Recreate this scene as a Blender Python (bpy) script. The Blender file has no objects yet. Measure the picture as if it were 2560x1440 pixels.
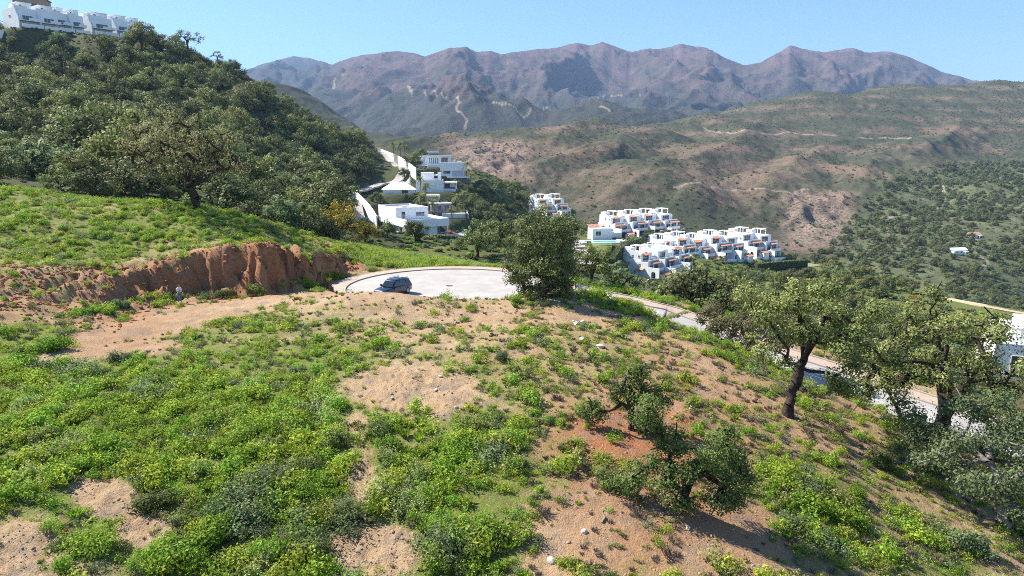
import bpy, bmesh, math, random
import numpy as np
from mathutils import Vector, Matrix
R = math.radians
scene = bpy.context.scene
col = scene.collection
random.seed(7); RNG = np.random.default_rng(7)

# ---------------------------------------------------------------- camera, sky, sun, exposure
PITCH = R(11.1); CAMZ = 15.0; FPX = 1707.0
cam_d = bpy.data.cameras.new('camera'); cam = bpy.data.objects.new('camera', cam_d); col.objects.link(cam)
cam.location = (0, 0, CAMZ); cam.rotation_euler = (R(90) - PITCH, 0, 0)
cam_d.sensor_width = 36; cam_d.lens = 36 * FPX / 2560; cam_d.clip_start = 0.5; cam_d.clip_end = 40000
scene.camera = cam
SUN_EL = R(43); SUN_H = Vector((-0.90, 0.43)).normalized()
world = bpy.data.worlds.new('World'); scene.world = world; world.use_nodes = True
wn = world.node_tree.nodes; wl = world.node_tree.links
bg = wn['Background']; bg.inputs[1].default_value = 0.08
sky = wn.new('ShaderNodeTexSky'); sky.sky_type = 'NISHITA'; sky.sun_disc = False
sky.sun_elevation = SUN_EL; sky.sun_rotation = math.atan2(SUN_H.x, SUN_H.y)
sky.altitude = 300; sky.air_density = 1.3; sky.dust_density = 0.0; sky.ozone_density = 10.0
wl.new(sky.outputs[0], bg.inputs[0])
sun_d = bpy.data.lights.new('sun', 'SUN'); sun_d.energy = 5.0; sun_d.angle = R(0.53); sun_d.color = (1, 0.95, 0.87)
sun = bpy.data.objects.new('sun', sun_d); col.objects.link(sun)
to_sun = Vector((SUN_H.x * math.cos(SUN_EL), SUN_H.y * math.cos(SUN_EL), math.sin(SUN_EL)))
sun.rotation_euler = to_sun.to_track_quat('Z', 'Y').to_euler(); sun.location = to_sun * 200
vs = scene.view_settings
vs.view_transform = 'Standard'; vs.look = 'None'; vs.exposure = 1.25; vs.gamma = 1; vs.use_curve_mapping = False
scene.cycles.max_bounces = 6; scene.cycles.diffuse_bounces = 3; scene.cycles.glossy_bounces = 2
scene.cycles.transmission_bounces = 3; scene.cycles.transparent_max_bounces = 6; scene.cycles.volume_bounces = 0
scene.cycles.use_denoising = False; scene.cycles.filter_width = 0.95
scene.cycles.caustics_reflective = False; scene.cycles.caustics_refractive = False

# ---------------------------------------------------------------- pixel -> direction -> point
CP, SP = math.cos(PITCH), math.sin(PITCH)
def ray(px, py):
    a = (px - 1280) / FPX; b = -(py - 720) / FPX
    v = np.array([a, CP + b * SP, -SP + b * CP]); return v / v[1]
def PD(px, py, d, dz=0.0):                        # point on the ray at forward distance d
    v = ray(px, py); return (v[0] * d, d, CAMZ + v[2] * d + dz)
def PZ(px, py, z):                                # point on the ray at height z
    v = ray(px, py); t = (z - CAMZ) / v[2]; return (v[0] * t, t, z)
def PROJ(x, y, z):                                # world -> photograph pixel (numpy ok)
    zz = z - CAMZ; f = y * CP - zz * SP; u = y * SP + zz * CP
    f = np.maximum(f, 0.1)
    return 1280 + FPX * x / f, 720 - FPX * u / f

# ---------------------------------------------------------------- noise
_rp = np.random.default_rng(3)
PERM = _rp.permutation(256); PERM = np.concatenate([PERM, PERM, PERM])
GA = _rp.uniform(0, 2 * np.pi, 256); GX, GY = np.cos(GA), np.sin(GA)
def perlin(x, y, s=0):
    x = np.asarray(x, float) + s * 17.3; y = np.asarray(y, float) + s * 9.1
    xi = np.floor(x).astype(int); yi = np.floor(y).astype(int); xf = x - xi; yf = y - yi
    xi &= 255; yi &= 255
    u = xf * xf * xf * (xf * (xf * 6 - 15) + 10); v = yf * yf * yf * (yf * (yf * 6 - 15) + 10)
    def g(i, j, dx, dy):
        h = PERM[PERM[i] + j] & 255; return GX[h] * dx + GY[h] * dy
    a = g(xi, yi, xf, yf); b = g(xi + 1, yi, xf - 1, yf); c = g(xi, yi + 1, xf, yf - 1); d = g(xi + 1, yi + 1, xf - 1, yf - 1)
    return (a + u * (b - a) + v * ((c + u * (d - c)) - (a + u * (b - a)))) * 1.5
def fbm(x, y, o=4, s=0, g=0.5):
    t = 0; a = 1.0; f = 1.0
    for i in range(o):
        t = t + a * perlin(x * f, y * f, s + i * 3); a *= g; f *= 2.03
    return t
def ridged(x, y, o=5, s=0):
    t = 0; a = 1.0; f = 1.0; w = 1.0
    for i in range(o):
        n = 1 - np.abs(perlin(x * f, y * f, s + i * 5)); n = n * n * w
        t = t + a * n; w = np.clip(n * 1.6, 0, 1); a *= 0.5; f *= 2.07
    return t
def sstep(a, b, x):
    t = np.clip((np.asarray(x, float) - a) / (b - a), 0, 1); return t * t * (3 - 2 * t)

def rbf(pts, cf=0.22, cmin=2.0, reg=1e-4):
    P = np.array(pts, float); X = P[:, :2]; S = 100.0
    c = np.maximum(cmin, cf * np.hypot(X[:, 0], X[:, 1]))
    D = np.sqrt(((X[:, None] - X[None]) ** 2).sum(-1) + c[None] ** 2) / S
    n = len(P); A = np.zeros((n + 1, n + 1)); A[:n, :n] = D - reg * np.eye(n); A[:n, n] = 1; A[n, :n] = 1
    w = np.linalg.lstsq(A, np.append(P[:, 2], 0), rcond=1e-10)[0]
    def f(x, y):
        x = np.asarray(x, float); y = np.asarray(y, float)
        o = np.full(x.shape, w[n])
        for i in range(n):
            o = o + w[i] * np.sqrt((x - X[i, 0]) ** 2 + (y - X[i, 1]) ** 2 + c[i] ** 2) / S
        return o
    return f
def polyinfo(poly, x, y):
    """distance to a polyline, signed side (+ = left of travel), value interpolated from column 2, arclength"""
    P = np.array(poly, float); best = np.full(np.shape(x), 1e9); side = np.zeros(np.shape(x)); val = np.zeros(np.shape(x)); arc = np.zeros(np.shape(x)); L = 0
    for a, b in zip(P[:-1], P[1:]):
        d = b[:2] - a[:2]; l = np.hypot(*d)
        t = np.clip(((x - a[0]) * d[0] + (y - a[1]) * d[1]) / l ** 2, 0, 1)
        qx = x - (a[0] + t * d[0]); qy = y - (a[1] + t * d[1]); r = np.hypot(qx, qy)
        m = r < best; best = np.where(m, r, best)
        side = np.where(m, np.sign(d[0] * qy - d[1] * qx), side); val = np.where(m, a[2] + t * (b[2] - a[2]), val); arc = np.where(m, L + t * l, arc); L += l
    return best, side, val, arc
def smooth_poly(pts, n=6):
    P = [np.array(p, float) for p in pts]; out = []
    for i in range(len(P) - 1):
        p0 = P[max(i - 1, 0)]; p1 = P[i]; p2 = P[i + 1]; p3 = P[min(i + 2, len(P) - 1)]
        for k in range(n):
            t = k / n
            out.append(0.5 * (2 * p1 + (p2 - p0) * t + (2 * p0 - 5 * p1 + 4 * p2 - p3) * t * t + (3 * p1 - p0 - 3 * p2 + p3) * t ** 3))
    out.append(P[-1]); return np.array(out)

# ---------------------------------------------------------------- materials
MATS = {}
def new_mat(name):
    m = bpy.data.materials.new(name); m.use_nodes = True; MATS[name] = m
    nt = m.node_tree; return m, nt, nt.nodes['Principled BSDF']
def N(nt, t, **kw):
    n = nt.nodes.new(t)
    for k, v in kw.items():
        if k.startswith('i_'):
            n.inputs[k[2:].replace('_', ' ')].default_value = v
        elif k.startswith('n_'): n.inputs[int(k[2:])].default_value = v
        else: setattr(n, k, v)
    return n
def ramp(nt, src, stops, interp='LINEAR'):
    r = nt.nodes.new('ShaderNodeValToRGB'); r.color_ramp.interpolation = interp
    e = r.color_ramp.elements
    while len(e) < len(stops): e.new(0.5)
    for el, (p, c) in zip(e, stops):
        el.position = p; el.color = (c[0], c[1], c[2], 1) if not np.isscalar(c) else (c, c, c, 1)
    nt.links.new(src, r.inputs[0]); return r.outputs[0]
def mixc(nt, fac, a, b, mode='MIX'):
    m = nt.nodes.new('ShaderNodeMix'); m.data_type = 'RGBA'; m.blend_type = mode
    for s, v in ((m.inputs[0], fac), (m.inputs[6], a), (m.inputs[7], b)):
        if hasattr(v, 'links') or hasattr(v, 'is_linked'): nt.links.new(v, s)
        elif np.isscalar(v): s.default_value = v
        else: s.default_value = (v[0], v[1], v[2], 1)
    return m.outputs[2]
def math_n(nt, op, a, b=0.0, clamp=False):
    m = nt.nodes.new('ShaderNodeMath'); m.operation = op; m.use_clamp = clamp
    for s, v in ((m.inputs[0], a), (m.inputs[1], b)):
        if np.isscalar(v): s.default_value = v
        else: nt.links.new(v, s)
    return m.outputs[0]
def noise_n(nt, vec, scale, detail=4, rough=0.55, dist=0.0):
    n = N(nt, 'ShaderNodeTexNoise'); n.inputs['Scale'].default_value = scale; n.inputs['Detail'].default_value = detail
    n.inputs['Roughness'].default_value = rough; n.inputs['Distortion'].default_value = dist
    nt.links.new(vec, n.inputs['Vector']); return n.outputs[0]
def simple(name, color, rough=0.6, var=0.08, scale=3.0, metal=0.0, bump=0.0, spec=0.5):
    m, nt, b = new_mat(name)
    tc = N(nt, 'ShaderNodeTexCoord'); n = noise_n(nt, tc.outputs['Object'], scale, 5, 0.6)
    lo = [c * (1 - var) for c in color]; hi = [min(1, c * (1 + var)) for c in color]
    nt.links.new(ramp(nt, n, [(0.3, lo), (0.7, hi)]), b.inputs['Base Color'])
    b.inputs['Roughness'].default_value = rough; b.inputs['Metallic'].default_value = metal; b.inputs['Specular IOR Level'].default_value = spec
    if bump:
        bp = N(nt, 'ShaderNodeBump'); bp.inputs['Strength'].default_value = bump; bp.inputs['Distance'].default_value = 0.05
        nt.links.new(noise_n(nt, tc.outputs['Object'], scale * 4, 4), bp.inputs['Height']); nt.links.new(bp.outputs[0], b.inputs['Normal'])
    return m

# ---------------------------------------------------------------- object helpers
def tag(o, label=None, cat=None, group=None, kind=None):
    if label: o['label'] = label
    if cat: o['category'] = cat
    if group: o['group'] = group
    if kind: o['kind'] = kind
    return o
def empty(name, loc=(0, 0, 0), rz=0.0, s=1.0):
    o = bpy.data.objects.new(name, None); col.objects.link(o); o.location = loc; o.rotation_euler = (0, 0, rz); o.scale = (s, s, s)
    o.empty_display_size = 0.3; return o
def link(name, me, parent=None):
    o = bpy.data.objects.new(name, me); col.objects.link(o)
    if parent is not None: o.parent = parent
    return o
def mesh_np(name, V, F, mats=(), smooth=False, midx=None, attrs=None):
    """V (n,3); F list of (m,k) int arrays"""
    me = bpy.data.meshes.new(name)
    V = np.asarray(V, np.float32)
    Fs = F if isinstance(F, list) else [F]
    lens = np.concatenate([np.full(len(f), f.shape[1]) for f in Fs]) if Fs else np.zeros(0, int)
    loops = np.concatenate([f.ravel() for f in Fs]) if Fs else np.zeros(0, int)
    me.vertices.add(len(V)); me.vertices.foreach_set('co', V.ravel())
    me.loops.add(len(loops)); me.loops.foreach_set('vertex_index', loops.astype(np.int32))
    me.polygons.add(len(lens)); st = np.concatenate([[0], np.cumsum(lens)[:-1]])
    me.polygons.foreach_set('loop_start', st.astype(np.int32))
    me.polygons.foreach_set('use_smooth', np.full(len(lens), bool(smooth)))
    for m in mats: me.materials.append(m)
    if midx is not None: me.polygons.foreach_set('material_index', np.asarray(midx, np.int32))
    if attrs:
        for k, (dom, arr) in attrs.items():
            a = me.attributes.new(k, 'FLOAT', dom); a.data.foreach_set('value', np.asarray(arr, np.float32))
    me.update(calc_edges=True); return me

class MB:
    """collects boxes, prisms, tubes into one mesh"""
    def __init__(s): s.v = []; s.f = []
    def add(s, vs, fs):
        n = len(s.v); s.v += [tuple(p) for p in vs]; s.f += [tuple(i + n for i in f) for f in fs]; return s
    def box(s, x0, x1, y0, y1, z0, z1):
        vs = [(x0, y0, z0), (x1, y0, z0), (x1, y1, z0), (x0, y1, z0), (x0, y0, z1), (x1, y0, z1), (x1, y1, z1), (x0, y1, z1)]
        return s.add(vs, [(0, 3, 2, 1), (4, 5, 6, 7), (0, 1, 5, 4), (1, 2, 6, 5), (2, 3, 7, 6), (3, 0, 4, 7)])
    def prism(s, prof, axis, a, b):
        """closed profile (list of 2-D points) extruded along axis from a to b"""
        def p(q, t): return {'x': (t, q[0], q[1]), 'y': (q[0], t, q[1]), 'z': (q[0], q[1], t)}[axis]
        n = len(prof); vs = [p(q, a) for q in prof] + [p(q, b) for q in prof]
        fs = [tuple(range(n))[::-1], tuple(range(n, 2 * n))] + [(i, (i + 1) % n, n + (i + 1) % n, n + i) for i in range(n)]
        return s.add(vs, fs)
    def tube(s, pts, rad, k=6, cap=True):
        pts = [np.array(p, float) for p in pts]; n = len(pts); vs = []; fs = []
        if np.isscalar(rad): rad = [rad] * n
        up = np.array([0.13, 0.21, 0.97])
        for i, p in enumerate(pts):
            t = pts[min(i + 1, n - 1)] - pts[max(i - 1, 0)]; t = t / (np.linalg.norm(t) + 1e-9)
            if abs(t @ up) > 0.97: up = np.array([0.97, 0.1, 0.2])
            a = np.cross(up, t); a /= np.linalg.norm(a); b = np.cross(t, a)
            for j in range(k):
                w = 2 * math.pi * j / k; vs.append(p + rad[i] * (math.cos(w) * a + math.sin(w) * b))
        for i in range(n - 1):
            for j in range(k):
                fs.append((i * k + j, i * k + (j + 1) % k, (i + 1) * k + (j + 1) % k, (i + 1) * k + j))
        if cap: fs += [tuple(range(k))[::-1], tuple(range((n - 1) * k, n * k))]
        return s.add(vs, fs)
    def mesh(s, name, mat):
        me = bpy.data.meshes.new(name); me.from_pydata(s.v, [], s.f); me.materials.append(mat)
        bm = bmesh.new(); bm.from_mesh(me); bmesh.ops.recalc_face_normals(bm, faces=bm.faces); bm.to_mesh(me); bm.free()
        return me
    def build(s, name, mat, parent=None, bevel=0.0, smooth=False):
        o = link(name, s.mesh(name, mat), parent)
        if smooth:
            for p in o.data.polygons: p.use_smooth = True
        if bevel:
            md = o.modifiers.new('bevel', 'BEVEL'); md.width = bevel; md.segments = 2; md.limit_method = 'ANGLE'
        return o
def copy_tree(o, parent=None):
    c = o.copy(); col.objects.link(c); c.parent = parent
    for ch in list(o.children): copy_tree(ch, c)
    return c
# ================================================================ TERRAIN
# ---- road: turning circle + street that runs down to the right round the hill
CC = np.array(PZ(1121, 715, 0.0)); CR = 11.6
walk_px = [(1420, 712, -.05), (1470, 722, -.3), (1533, 735, -.7), (1589, 746, -1.05), (1646, 761, -1.4), (1700, 775, -1.8), (1850, 828, -2.9), (1985, 878, -3.7), (2150, 930, -4.5), (2300, 983, -5.1), (2480, 1040, -5.8), (2640, 1100, -6.6)]
OUT = np.array([PZ(*p) for p in walk_px]); e = OUT[-1] - OUT[-2]
OUT = np.vstack([OUT, OUT[-1] + e * 1.5, OUT[-1] + e * 4])
OUT = smooth_poly(OUT, 4)
_t = np.gradient(OUT[:, :2], axis=0); _t /= np.linalg.norm(_t, axis=1)[:, None]
ONR = np.stack([_t[:, 1], -_t[:, 0]], 1); ONR *= np.sign((ONR * -OUT[:, :2]).sum(1))[:, None]      # towards the hill
def offs(d, dz=0.0):
    q = OUT.copy(); q[:, :2] += ONR * d; q[:, 2] += dz; return q
MID = offs(4.6)

def gridded(f, x0, x1, y0, y1, st, sig):
    gx = np.arange(x0, x1 + st, st); gy = np.arange(y0, y1 + st, st); X, Y = np.meshgrid(gx, gy); Z = f(X, Y)
    k = int(3 * sig) + 1; w = np.exp(-.5 * (np.arange(-k, k + 1) / sig) ** 2); w /= w.sum()
    Z = np.apply_along_axis(lambda a: np.convolve(np.pad(a, k, 'edge'), w, 'valid'), 0, Z)
    Z = np.apply_along_axis(lambda a: np.convolve(np.pad(a, k, 'edge'), w, 'valid'), 1, Z)
    def g(x, y):
        u = np.clip((x - x0) / st, 0, len(gx) - 1.001); v = np.clip((y - y0) / st, 0, len(gy) - 1.001)
        i = u.astype(int); j = v.astype(int); a = u - i; b = v - j
        return (Z[j, i] * (1 - a) + Z[j, i + 1] * a) * (1 - b) + (Z[j + 1, i] * (1 - a) + Z[j + 1, i + 1] * a) * b
    return g
# ---- control points of the near ground (pixel + height, or pixel + distance)
low = []
for py, row in {1440: [(-300, 1.6), (300, 0.9), (900, .5), (1400, .6), (1750, .5), (2100, -.6), (2400, -2.4), (2800, -4.6)],
                1250: [(-300, 2.0), (300, 1.5), (900, 1.2), (1400, 1.3), (1700, .9), (2000, -.3), (2300, -2.2), (2700, -4.8)],
                1100: [(-300, 2.4), (400, 1.8), (1000, 1.9), (1500, 1.6), (1750, 1.0), (1975, -.1), (2200, -1.9), (2420, -3.6)],
                980: [(-300, 2.8), (400, 1.9), (1000, 2.1), (1400, 2.0), (1700, 1.2), (1900, 0.1), (2040, -1.2)],
                880: [(-300, 3.2), (200, 2.0), (600, 1.7), (1000, 2.1), (1300, 2.2), (1500, 1.9), (1700, .9), (1860, -.6)],
                800: [(0, 2.9), (300, 1.6), (600, 1.6), (1000, 2.0), (1300, 2.1), (1500, 1.7), (1640, .9)],
                760: [(450, 1.5), (750, 1.8), (1100, 2.15), (1350, 2.2), (1500, 1.6)]}.items():
    for px, z in row: low.append(PZ(px, py, z))
low += [PD(750, 740, 62.5), PD(900, 731, 62), PD(1000, 733, 62), PD(1100, 741, 61), PD(1300, 742, 61), PD(1440, 726, 63.5), PD(1540, 742, 64)]
low += [(-40, 6, 2), (0, 6, .2), (40, 6, -5), (0, -20, 0), (-40, -20, 2), (40, -20, -6)]
for a in range(0, 360, 30): low.append((CC[0] + 13 * math.cos(R(a)), CC[1] + 13 * math.sin(R(a)), 0))
low += [tuple(CC)]
for i in range(0, len(OUT), 5): low.append(tuple(OUT[i])); low.append(tuple(offs(7)[i]))
# behind the turning circle, villa ridge, apartments, knoll
low += [PD(900, 700, 80), PD(830, 717, 70), PD(660, 737, 66), PD(450, 748, 64), PD(250, 782, 57), PD(60, 830, 48), (-60, 62, 4.5), (-75, 45, 5)]
low += [PD(1000, 648, 98), PD(1130, 655, 97), PD(1240, 676, 95), PD(950, 622, 112), PD(1060, 628, 112, -.6), PD(1200, 650, 108, -1.5), PD(880, 628, 98)]
low += [PD(1000, 612, 150, -1), PD(1150, 612, 152), PD(1240, 628, 150, -2), PD(900, 590, 135)]
low += [PD(1035, 588, 172), PD(1165, 592, 176), PD(960, 590, 172), PD(905, 556, 165), PD(885, 515, 185), PD(880, 492, 200), PD(940, 466, 225), PD(1000, 442, 245), PD(1005, 420, 262), PD(975, 396, 290), PD(945, 379, 312)]
low += [PD(1130, 548, 198), PD(1060, 492, 225), PD(1150, 500, 225), PD(1100, 455, 250), PD(1160, 452, 255), PD(1090, 424, 280), PD(1150, 424, 285), PD(1100, 400, 320, -4), (-10, 350, 0), (-30, 380, 2), (10, 330, -20)]
low += [PD(1220, 560, 200, -2), PD(1260, 610, 180, -3), PD(1250, 520, 240, -4), PD(1330, 560, 225, -2), PD(1380, 548, 258), PD(1480, 560, 250, -2)]
low += [PD(1590, 606, 205), PD(1500, 600, 195), PD(1690, 596, 215, -2), PD(1490, 640, 165), PD(1445, 625, 178), PD(1510, 665, 148, -1), PD(1600, 700, 145), PD(1740, 655, 170), PD(1900, 655, 195), PD(2010, 668, 190), PD(1960, 640, 225, -3)]
low += [(14, 88, -4), (24, 84, -5.5), (34, 74, -7), (46, 62, -9), (58, 48, -11), (20, 110, -8.5), (2, 112, -3), (-4, 130, -4), (12, 140, -8), (40, 105, -11), (60, 80, -14), (75, 60, -16), (40, 135, -13), (90, 40, -18)]
low += [PD(2000, 700, 160), PD(2150, 720, 165), PD(2310, 742, 190), PD(2560, 792, 180), PD(2200, 780, 140), PD(2450, 860, 125), PD(2600, 900, 115), PD(2800, 830, 180)]
for x, y in ((-20, 420), (40, 380), (60, 300), (110, 330), (150, 280), (200, 240), (260, 220), (200, 420), (320, 420), (20, 450), (120, 460), (-60, 460)): low.append((x, y, -62 if x > 30 else -30))
low += [(-10, 300, 6), (20, 280, -16), (40, 250, -18), (60, 262, -22), (100, 250, -30)]
# wooded hill on the left
hill = [(0, 410, 112), (0, 320, 140), (0, 220, 178), (0, 125, 225), (0, 92, 243), (300, 450, 112), (300, 350, 146), (300, 250, 182), (300, 160, 225), (340, 104, 250), (160, 92, 246), (480, 478, 108), (480, 400, 136), (480, 300, 172), (480, 220, 208), (470, 134, 258), (620, 540, 108), (620, 450, 136), (620, 350, 176), (620, 270, 216), (610, 196, 270), (750, 580, 112), (750, 500, 140), (750, 420, 182), (750, 340, 228), (730, 262, 285), (850, 560, 128), (850, 490, 170), (880, 440, 220), (900, 400, 260), (850, 325, 295), (930, 372, 312), (-300, 380, 130), (-300, 250, 180), (-300, 120, 235)]
low += [PD(a, b, c, -3.2 if (80 < b < 560 and not (a <= 345 and b < 106)) else 0) for a, b, c in hill]
low += [(-210, 270, 62), (-140, 270, 54), (-150, 330, 50), (-230, 330, 60), (-90, 330, 20), (-60, 400, 6), (-120, 440, 20), (-250, 440, 40), (-330, 260, 60), (-330, 440, 50), (-170, 150, 35), (-140, 100, 20), (-100, 60, 9)]
def warp(p):           # ground beyond the turning circle: same bearings, distances set by the storeys of the houses on it
    k = np.interp(p[1], [0, 112, 172, 205, 258, 1e5], [1, 1, 1.62, 1.6, 1.55, 1.55]); return (p[0] * k, p[1] * k, CAMZ + (p[2] - CAMZ) * k)
low = [warp(p) for p in low]
low = [p for p in low if not (-45 < p[0] < 5 and 190 < p[1] < 275)]
low += [PD(a, b, c) for a, b, c in [(1035, 609, 262), (1090, 613, 262), (1150, 618, 262), (1035, 620, 240), (1120, 618, 235), (1190, 622, 240), (980, 606, 250), (1060, 632, 205), (1150, 638, 205), (960, 620, 215), (1240, 632, 220), (1600, 704, 240), (1560, 702, 246), (1700, 704, 250), (1650, 722, 215), (1760, 690, 262), (1860, 676, 285), (1520, 704, 220), (1480, 690, 225), (1420, 660, 230)]]
H_low = rbf(low, 0.13, 2.0, 5e-4)
up = [PD(a, b, c) for a, b, c in [(-250, 640, 62), (-100, 640, 66), (-100, 560, 78), (-100, 480, 92), (0, 640, 66), (0, 560, 77), (0, 475, 93), (200, 645, 67), (200, 560, 78), (200, 505, 91), (430, 645, 67.5), (430, 560, 80), (450, 512, 92), (600, 609, 71), (600, 565, 81), (600, 540, 92), (690, 628, 76), (720, 600, 84), (804, 624, 76), (860, 634, 80), (892, 656, 86), (760, 590, 92), (850, 606, 97), (930, 628, 100)]]
up += [(-120, 60, 9), (-90, 100, 13), (-30, 108, 4), (-60, 108, 7.5)]
H_up = rbf(up, 0.10, 2.0)
BANK = [(*PZ(-500, 900, 3.2)[:2], 28), (*PZ(-150, 840, 3.0)[:2], 24), (*PZ(150, 792, 2.2)[:2], 18), (*PZ(300, 768, 1.7)[:2], 9), (*PZ(440, 747, 1.4)[:2], 4.2), (*PZ(560, 738, 1.5)[:2], 3.6), (*PZ(672, 734, 1.6)[:2], 3.2), (*PZ(725, 726, 1.6)[:2], 2.6), (*PZ(742, 716, 1.6)[:2], 2.6), (*PZ(800, 714, 1.5)[:2], 2.2), (*PZ(832, 716, 1.5)[:2], 1.5), (-22.0, 74, 1.0), (-22.8, 79, 1.1), (-21.6, 85, 1.4), (-20.5, 90, 3), (-20, 100, 6)]
PADS = []          # (x, y, radius, z) levelled plots under the houses
def pad(px, py, d, rz, lx, ly, r, dz=-.4):
    x, y, z = PD(px, py, d); c, s_ = math.cos(R(rz)), math.sin(R(rz)); PADS.append((x + c * lx - s_ * ly, y + s_ * lx + c * ly, r, z + dz))
pad(1018, 594, 278, 30, 9, 6, 15, -.7); pad(1018, 594, 278, 30, 9, 24, 15, -.7); pad(1018, 594, 278, 30, 24, 8, 12, -2)
pad(1062, 424, 432, 8, 6, 4, 14, -1.5); pad(1100, 446, 398, 4, 8, 5, 13, -3); pad(1040, 478, 352, 6, 9, 7, 14, -.5); pad(957, 480, 330, 10, 8, 6, 11, -1)
pad(1360, 541, 405, 30, 8, 3, 13); pad(1537, 592, 322, 30, 8, 2, 14); pad(1537, 592, 322, 30, 26, 2, 15); pad(1662, 660, 290, 34, 10, 2, 14); pad(1662, 660, 290, 34, 32, 2, 15); pad(1618, 694, 262, 46, 8, 3, 15); pad(1868, 642, 318, 32, 9, 3, 14)
pad(1500, 606, 300, 0, 0, 0, 13, 0); pad(1497, 648, 268, 0, 0, 0, 10, 0); pad(1990, 664, 305, 0, 0, 0, 12, 0)
pad(1074, 505, 318, 12, 2, 3, 6, -.5); pad(1088, 527, 312, 30, 4, 3, 7, -.5); pad(1106, 538, 305, 8, 5, 4, 8, -1.5)
for _p in ((40, 66, 372, 55, 22), (133, 76, 394, 55, 18), (222, 84, 414, 56, 16), (284, 90, 434, 56, 14), (326, 95, 452, 56, 9)): pad(_p[0], _p[1], _p[2], _p[3], _p[4] / 2, 3, _p[4] / 2 + 4, -1.2)
def veg_px(px, py):
    """how green the ground is, 0..1, authored over the photograph's foreground"""
    v = np.full(np.shape(px), .42)
    def e(cx, cy, rx, ry, val, rot=0.0, soft=0.55):
        nonlocal v
        c, s = math.cos(R(rot)), math.sin(R(rot)); dx = px - cx; dy = py - cy
        q = np.hypot((c * dx + s * dy) / rx, (-s * dx + c * dy) / ry)
        k = 1 - sstep(1 - soft, 1 + soft * 0.4, q); v = v + (val - v) * k
    e(300, 590, 520, 100, .72); e(150, 500, 350, 40, .55); e(-60, 500, 260, 70, .62); e(560, 640, 240, 50, .45)
    e(420, 1060, 640, 190, 1.0); e(60, 950, 260, 90, 1.0); e(650, 1300, 560, 200, .97); e(120, 1180, 300, 120, .95)
    e(700, 900, 420, 60, .72); e(560, 830, 330, 40, .62, -6); e(1150, 1150, 260, 160, .78); e(1150, 1370, 170, 130, .92)
    e(1250, 950, 150, 60, .6); e(60, 850, 130, 50, .95); e(1600, 760, 230, 32, .95, 17); e(1800, 850, 260, 40, .7, 28)
    e(2050, 1290, 240, 110, .8, 35); e(2300, 1380, 200, 80, .7); e(1480, 900, 200, 40, .5, 20)
    e(470, 795, 330, 28, .02, -12); e(260, 880, 210, 24, .02, -6); e(330, 830, 230, 26, .05, -10); e(660, 752, 120, 14, .1, -5)
    e(1200, 790, 300, 32, .16); e(900, 745, 190, 18, .2); e(1450, 795, 110, 26, .1)
    e(1030, 975, 190, 70, .03, 5); e(890, 1070, 40, 50, .35); e(900, 1190, 45, 100, .38); e(1560, 1090, 130, 60, .02, 25); e(1620, 1000, 120, 50, .1, 20)
    e(1800, 960, 200, 50, .25, 30); e(1480, 1330, 170, 100, .12); e(1800, 1330, 170, 90, .06); e(1650, 1210, 90, 60, .1); e(1560, 1240, 160, 40, .15)
    e(930, 1370, 160, 70, .03); e(280, 1250, 130, 60, .06, 20); e(350, 1320, 90, 60, .12); e(60, 1380, 100, 60, .08, -30)
    e(130, 730, 240, 60, .5); e(560, 690, 180, 40, .12, -10)
    return v
def clod_px(px, py):
    v = np.zeros(np.shape(px))
    for cx, cy, rx, ry in ((930, 1370, 200, 90), (280, 1260, 160, 90), (60, 1380, 130, 80), (890, 1180, 70, 150), (1030, 980, 200, 70), (550, 690, 330, 70), (850, 690, 70, 50)):
        v = np.maximum(v, 1 - sstep(.5, 1.25, np.hypot((px - cx) / rx, (py - cy) / ry)))
    return v
def H_near(x, y, detail=True):
    x = np.asarray(x, float); y = np.asarray(y, float)
    z = H_low(x, y); u = H_up(x, y)
    d, side, w, arc = polyinfo(BANK, x, y)
    sd = d * side
    sd = sd + fbm(x / 3.1, y / 3.1, 3, 5) * np.minimum(w, 3) * .8 + (perlin(x / 1.4, y / 1.4, 6) * .45 + perlin(x / .5, y / .5, 7) * .2) * (w < 6)
    k = sstep(-0.2, 1.0, sd / w); k = np.clip(k + .05 * np.sin(k * 19 + 3 * perlin(x / 4, y / 4, 8)) * k * (1 - k) * 4, 0, 1)
    far = sstep(108, 92, y) * sstep(-110, -85, x) * sstep(-16.5, -19, x)          # the mound fades into the wooded hill
    z = z + (np.maximum(u, z) - z) * k * far
    # gentle roll and clods
    if detail:
        px, py = PROJ(x, y, z); near = sstep(120, 70, y)
        z = z + near * (fbm(x / 7, y / 7, 4, 11) * .22 + fbm(x / 1.6, y / 1.6, 3, 12) * .05)
        c = clod_px(px, py) * near; cl2 = .35 + 1.3 * sstep(-.2, .5, perlin(x / 2.2, y / 2.2, 18))
        z = z + c * (np.abs(fbm(x / 1.3, y / 1.3, 4, 15)) * -.2 + ridged(x / .45, y / .45, 3, 16) * .06 * cl2)
        z = z + sstep(100, 150, y) * fbm(x / 28, y / 28, 4, 21) * 1.6 * sstep(-10, -60, x)
    # street and circle bed
    dm, sm, zr, _ = polyinfo(MID, x, y); b = sstep(8.0, 5.0, dm)
    z = z + (zr - .22 - z) * b
    dc = np.hypot(x - CC[0], y - CC[1]); b = sstep(CR + 5.0, CR + 2.4, dc); b = np.where(y < CC[1] - 7, sstep(CR + 3.2, CR + .9, dc), b)
    z = z + (-.2 - z) * b
    for (ax, ay, r, pz) in PADS:
        q = np.hypot(x - ax, y - ay); b = sstep(r * 1.35, r, q); z = z + (pz - z) * b
    return z
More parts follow.
